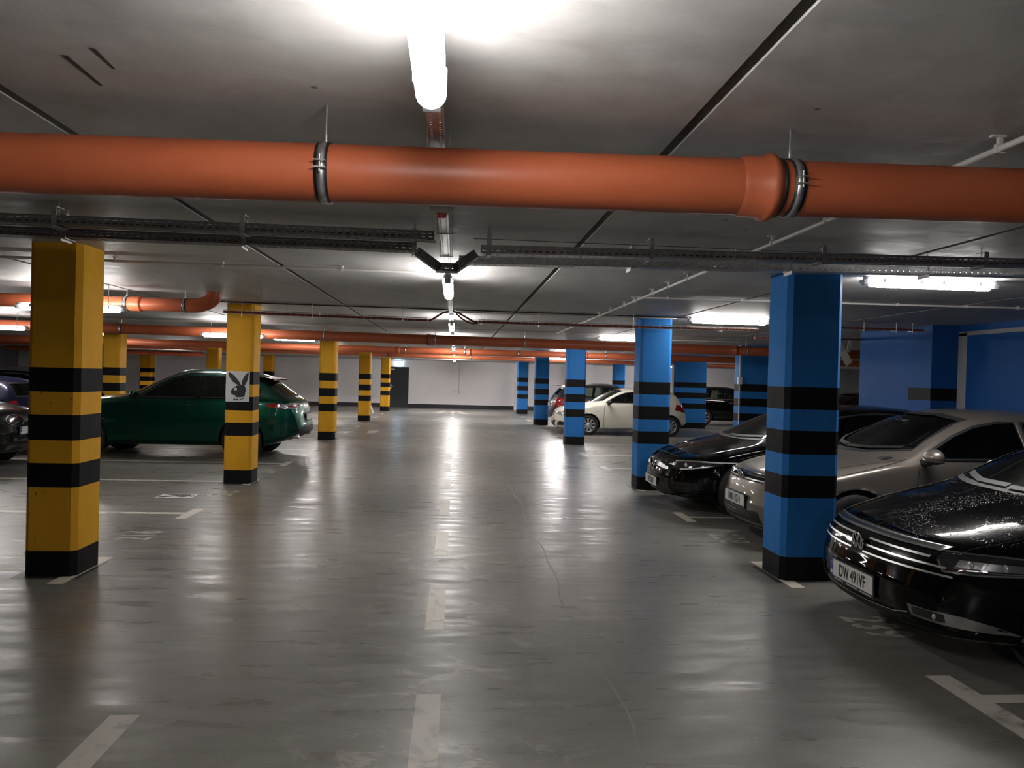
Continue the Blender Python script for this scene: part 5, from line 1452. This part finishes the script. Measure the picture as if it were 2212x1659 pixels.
c.mirror(1.75, 1.06, MAT['p_jet']); c.wheels('spoke5', .22); c.finish()
c = Car('hatchback_car', HATCH, (-12.15, 14.9, 0), 0, MAT['p_navy'], 'navy blue car showing its rounded tail at the left edge', GRP_L, L=4.3, W=1.80, H=1.46, axles=(.85, 3.5), wr=.32)
c.window('F', SCRH, 'windscreen', MAT['glass']); c.window('L', HF, 'side_window', MAT['dglass']); c.window('L', HR, 'rear_side_window', MAT['dglass']); c.window('B', HB, 'rear_window', MAT['dglass'])
both(c, 'B', [(-.62, .98), (-.60, .78), (-.78, .78), (-.80, .96)], 'tail_light', MAT['red'], off=.006)
c.mirror(1.52, .96, MAT['p_navy']); c.wheels('spoke7', .2); c.finish()
c = Car('sport_utility_car', SUV, (-12.6, 17.35, 0), 0, MAT['p_black'], 'black car with bright roof rail and sill line, farthest at the left edge', GRP_L, L=4.6, W=1.86, H=1.60, axles=(.9, 3.62), wr=.36)
k = 1.60 / 1.67
sc = lambda P: [(a, b * k) for a, b in P]
c.window('L', sc([(1.78, 1.125), (2.0, 1.27), (2.3, 1.44), (2.55, 1.52), (2.80, 1.53), (2.80, 1.125)]), 'side_window', MAT['dglass'])
c.window('L', sc([(2.88, 1.13), (2.88, 1.53), (3.3, 1.515), (3.65, 1.45), (3.9, 1.28), (3.8, 1.16)]), 'rear_side_window', MAT['dglass'])
for ax in 'LR':
    c.strip(ax, sc([(2.2, 1.56), (2.8, 1.595), (3.4, 1.575)]), .02, 'roof_rail', MAT['chrome'], off=.012); c.strip(ax, sc([(1.75, 1.108), (2.6, 1.11), (3.6, 1.13)]), .02, 'window_sill_trim', MAT['chrome'], off=.005)
c.mirror(1.75, 1.06, MAT['p_black']); c.wheels('spoke5', .22); c.finish()

# ------------------------------------------------------------------ world, view
w = bpy.data.worlds.new('garage_air'); SC.world = w; w.use_nodes = True
w.node_tree.nodes['Background'].inputs[0].default_value = (.02, .02, .022, 1); w.node_tree.nodes['Background'].inputs[1].default_value = .0
SC.view_settings.view_transform = 'Standard'; SC.view_settings.look = 'None'
SC.view_settings.exposure = 1.4; SC.view_settings.gamma = 1.0; SC.view_settings.use_curve_mapping = False
SC.cycles.max_bounces = 10; SC.cycles.diffuse_bounces = 6; SC.cycles.glossy_bounces = 5; SC.cycles.transparent_max_bounces = 16
SC.cycles.use_denoising = True
SC.cycles.sample_clamp_indirect = 8.0
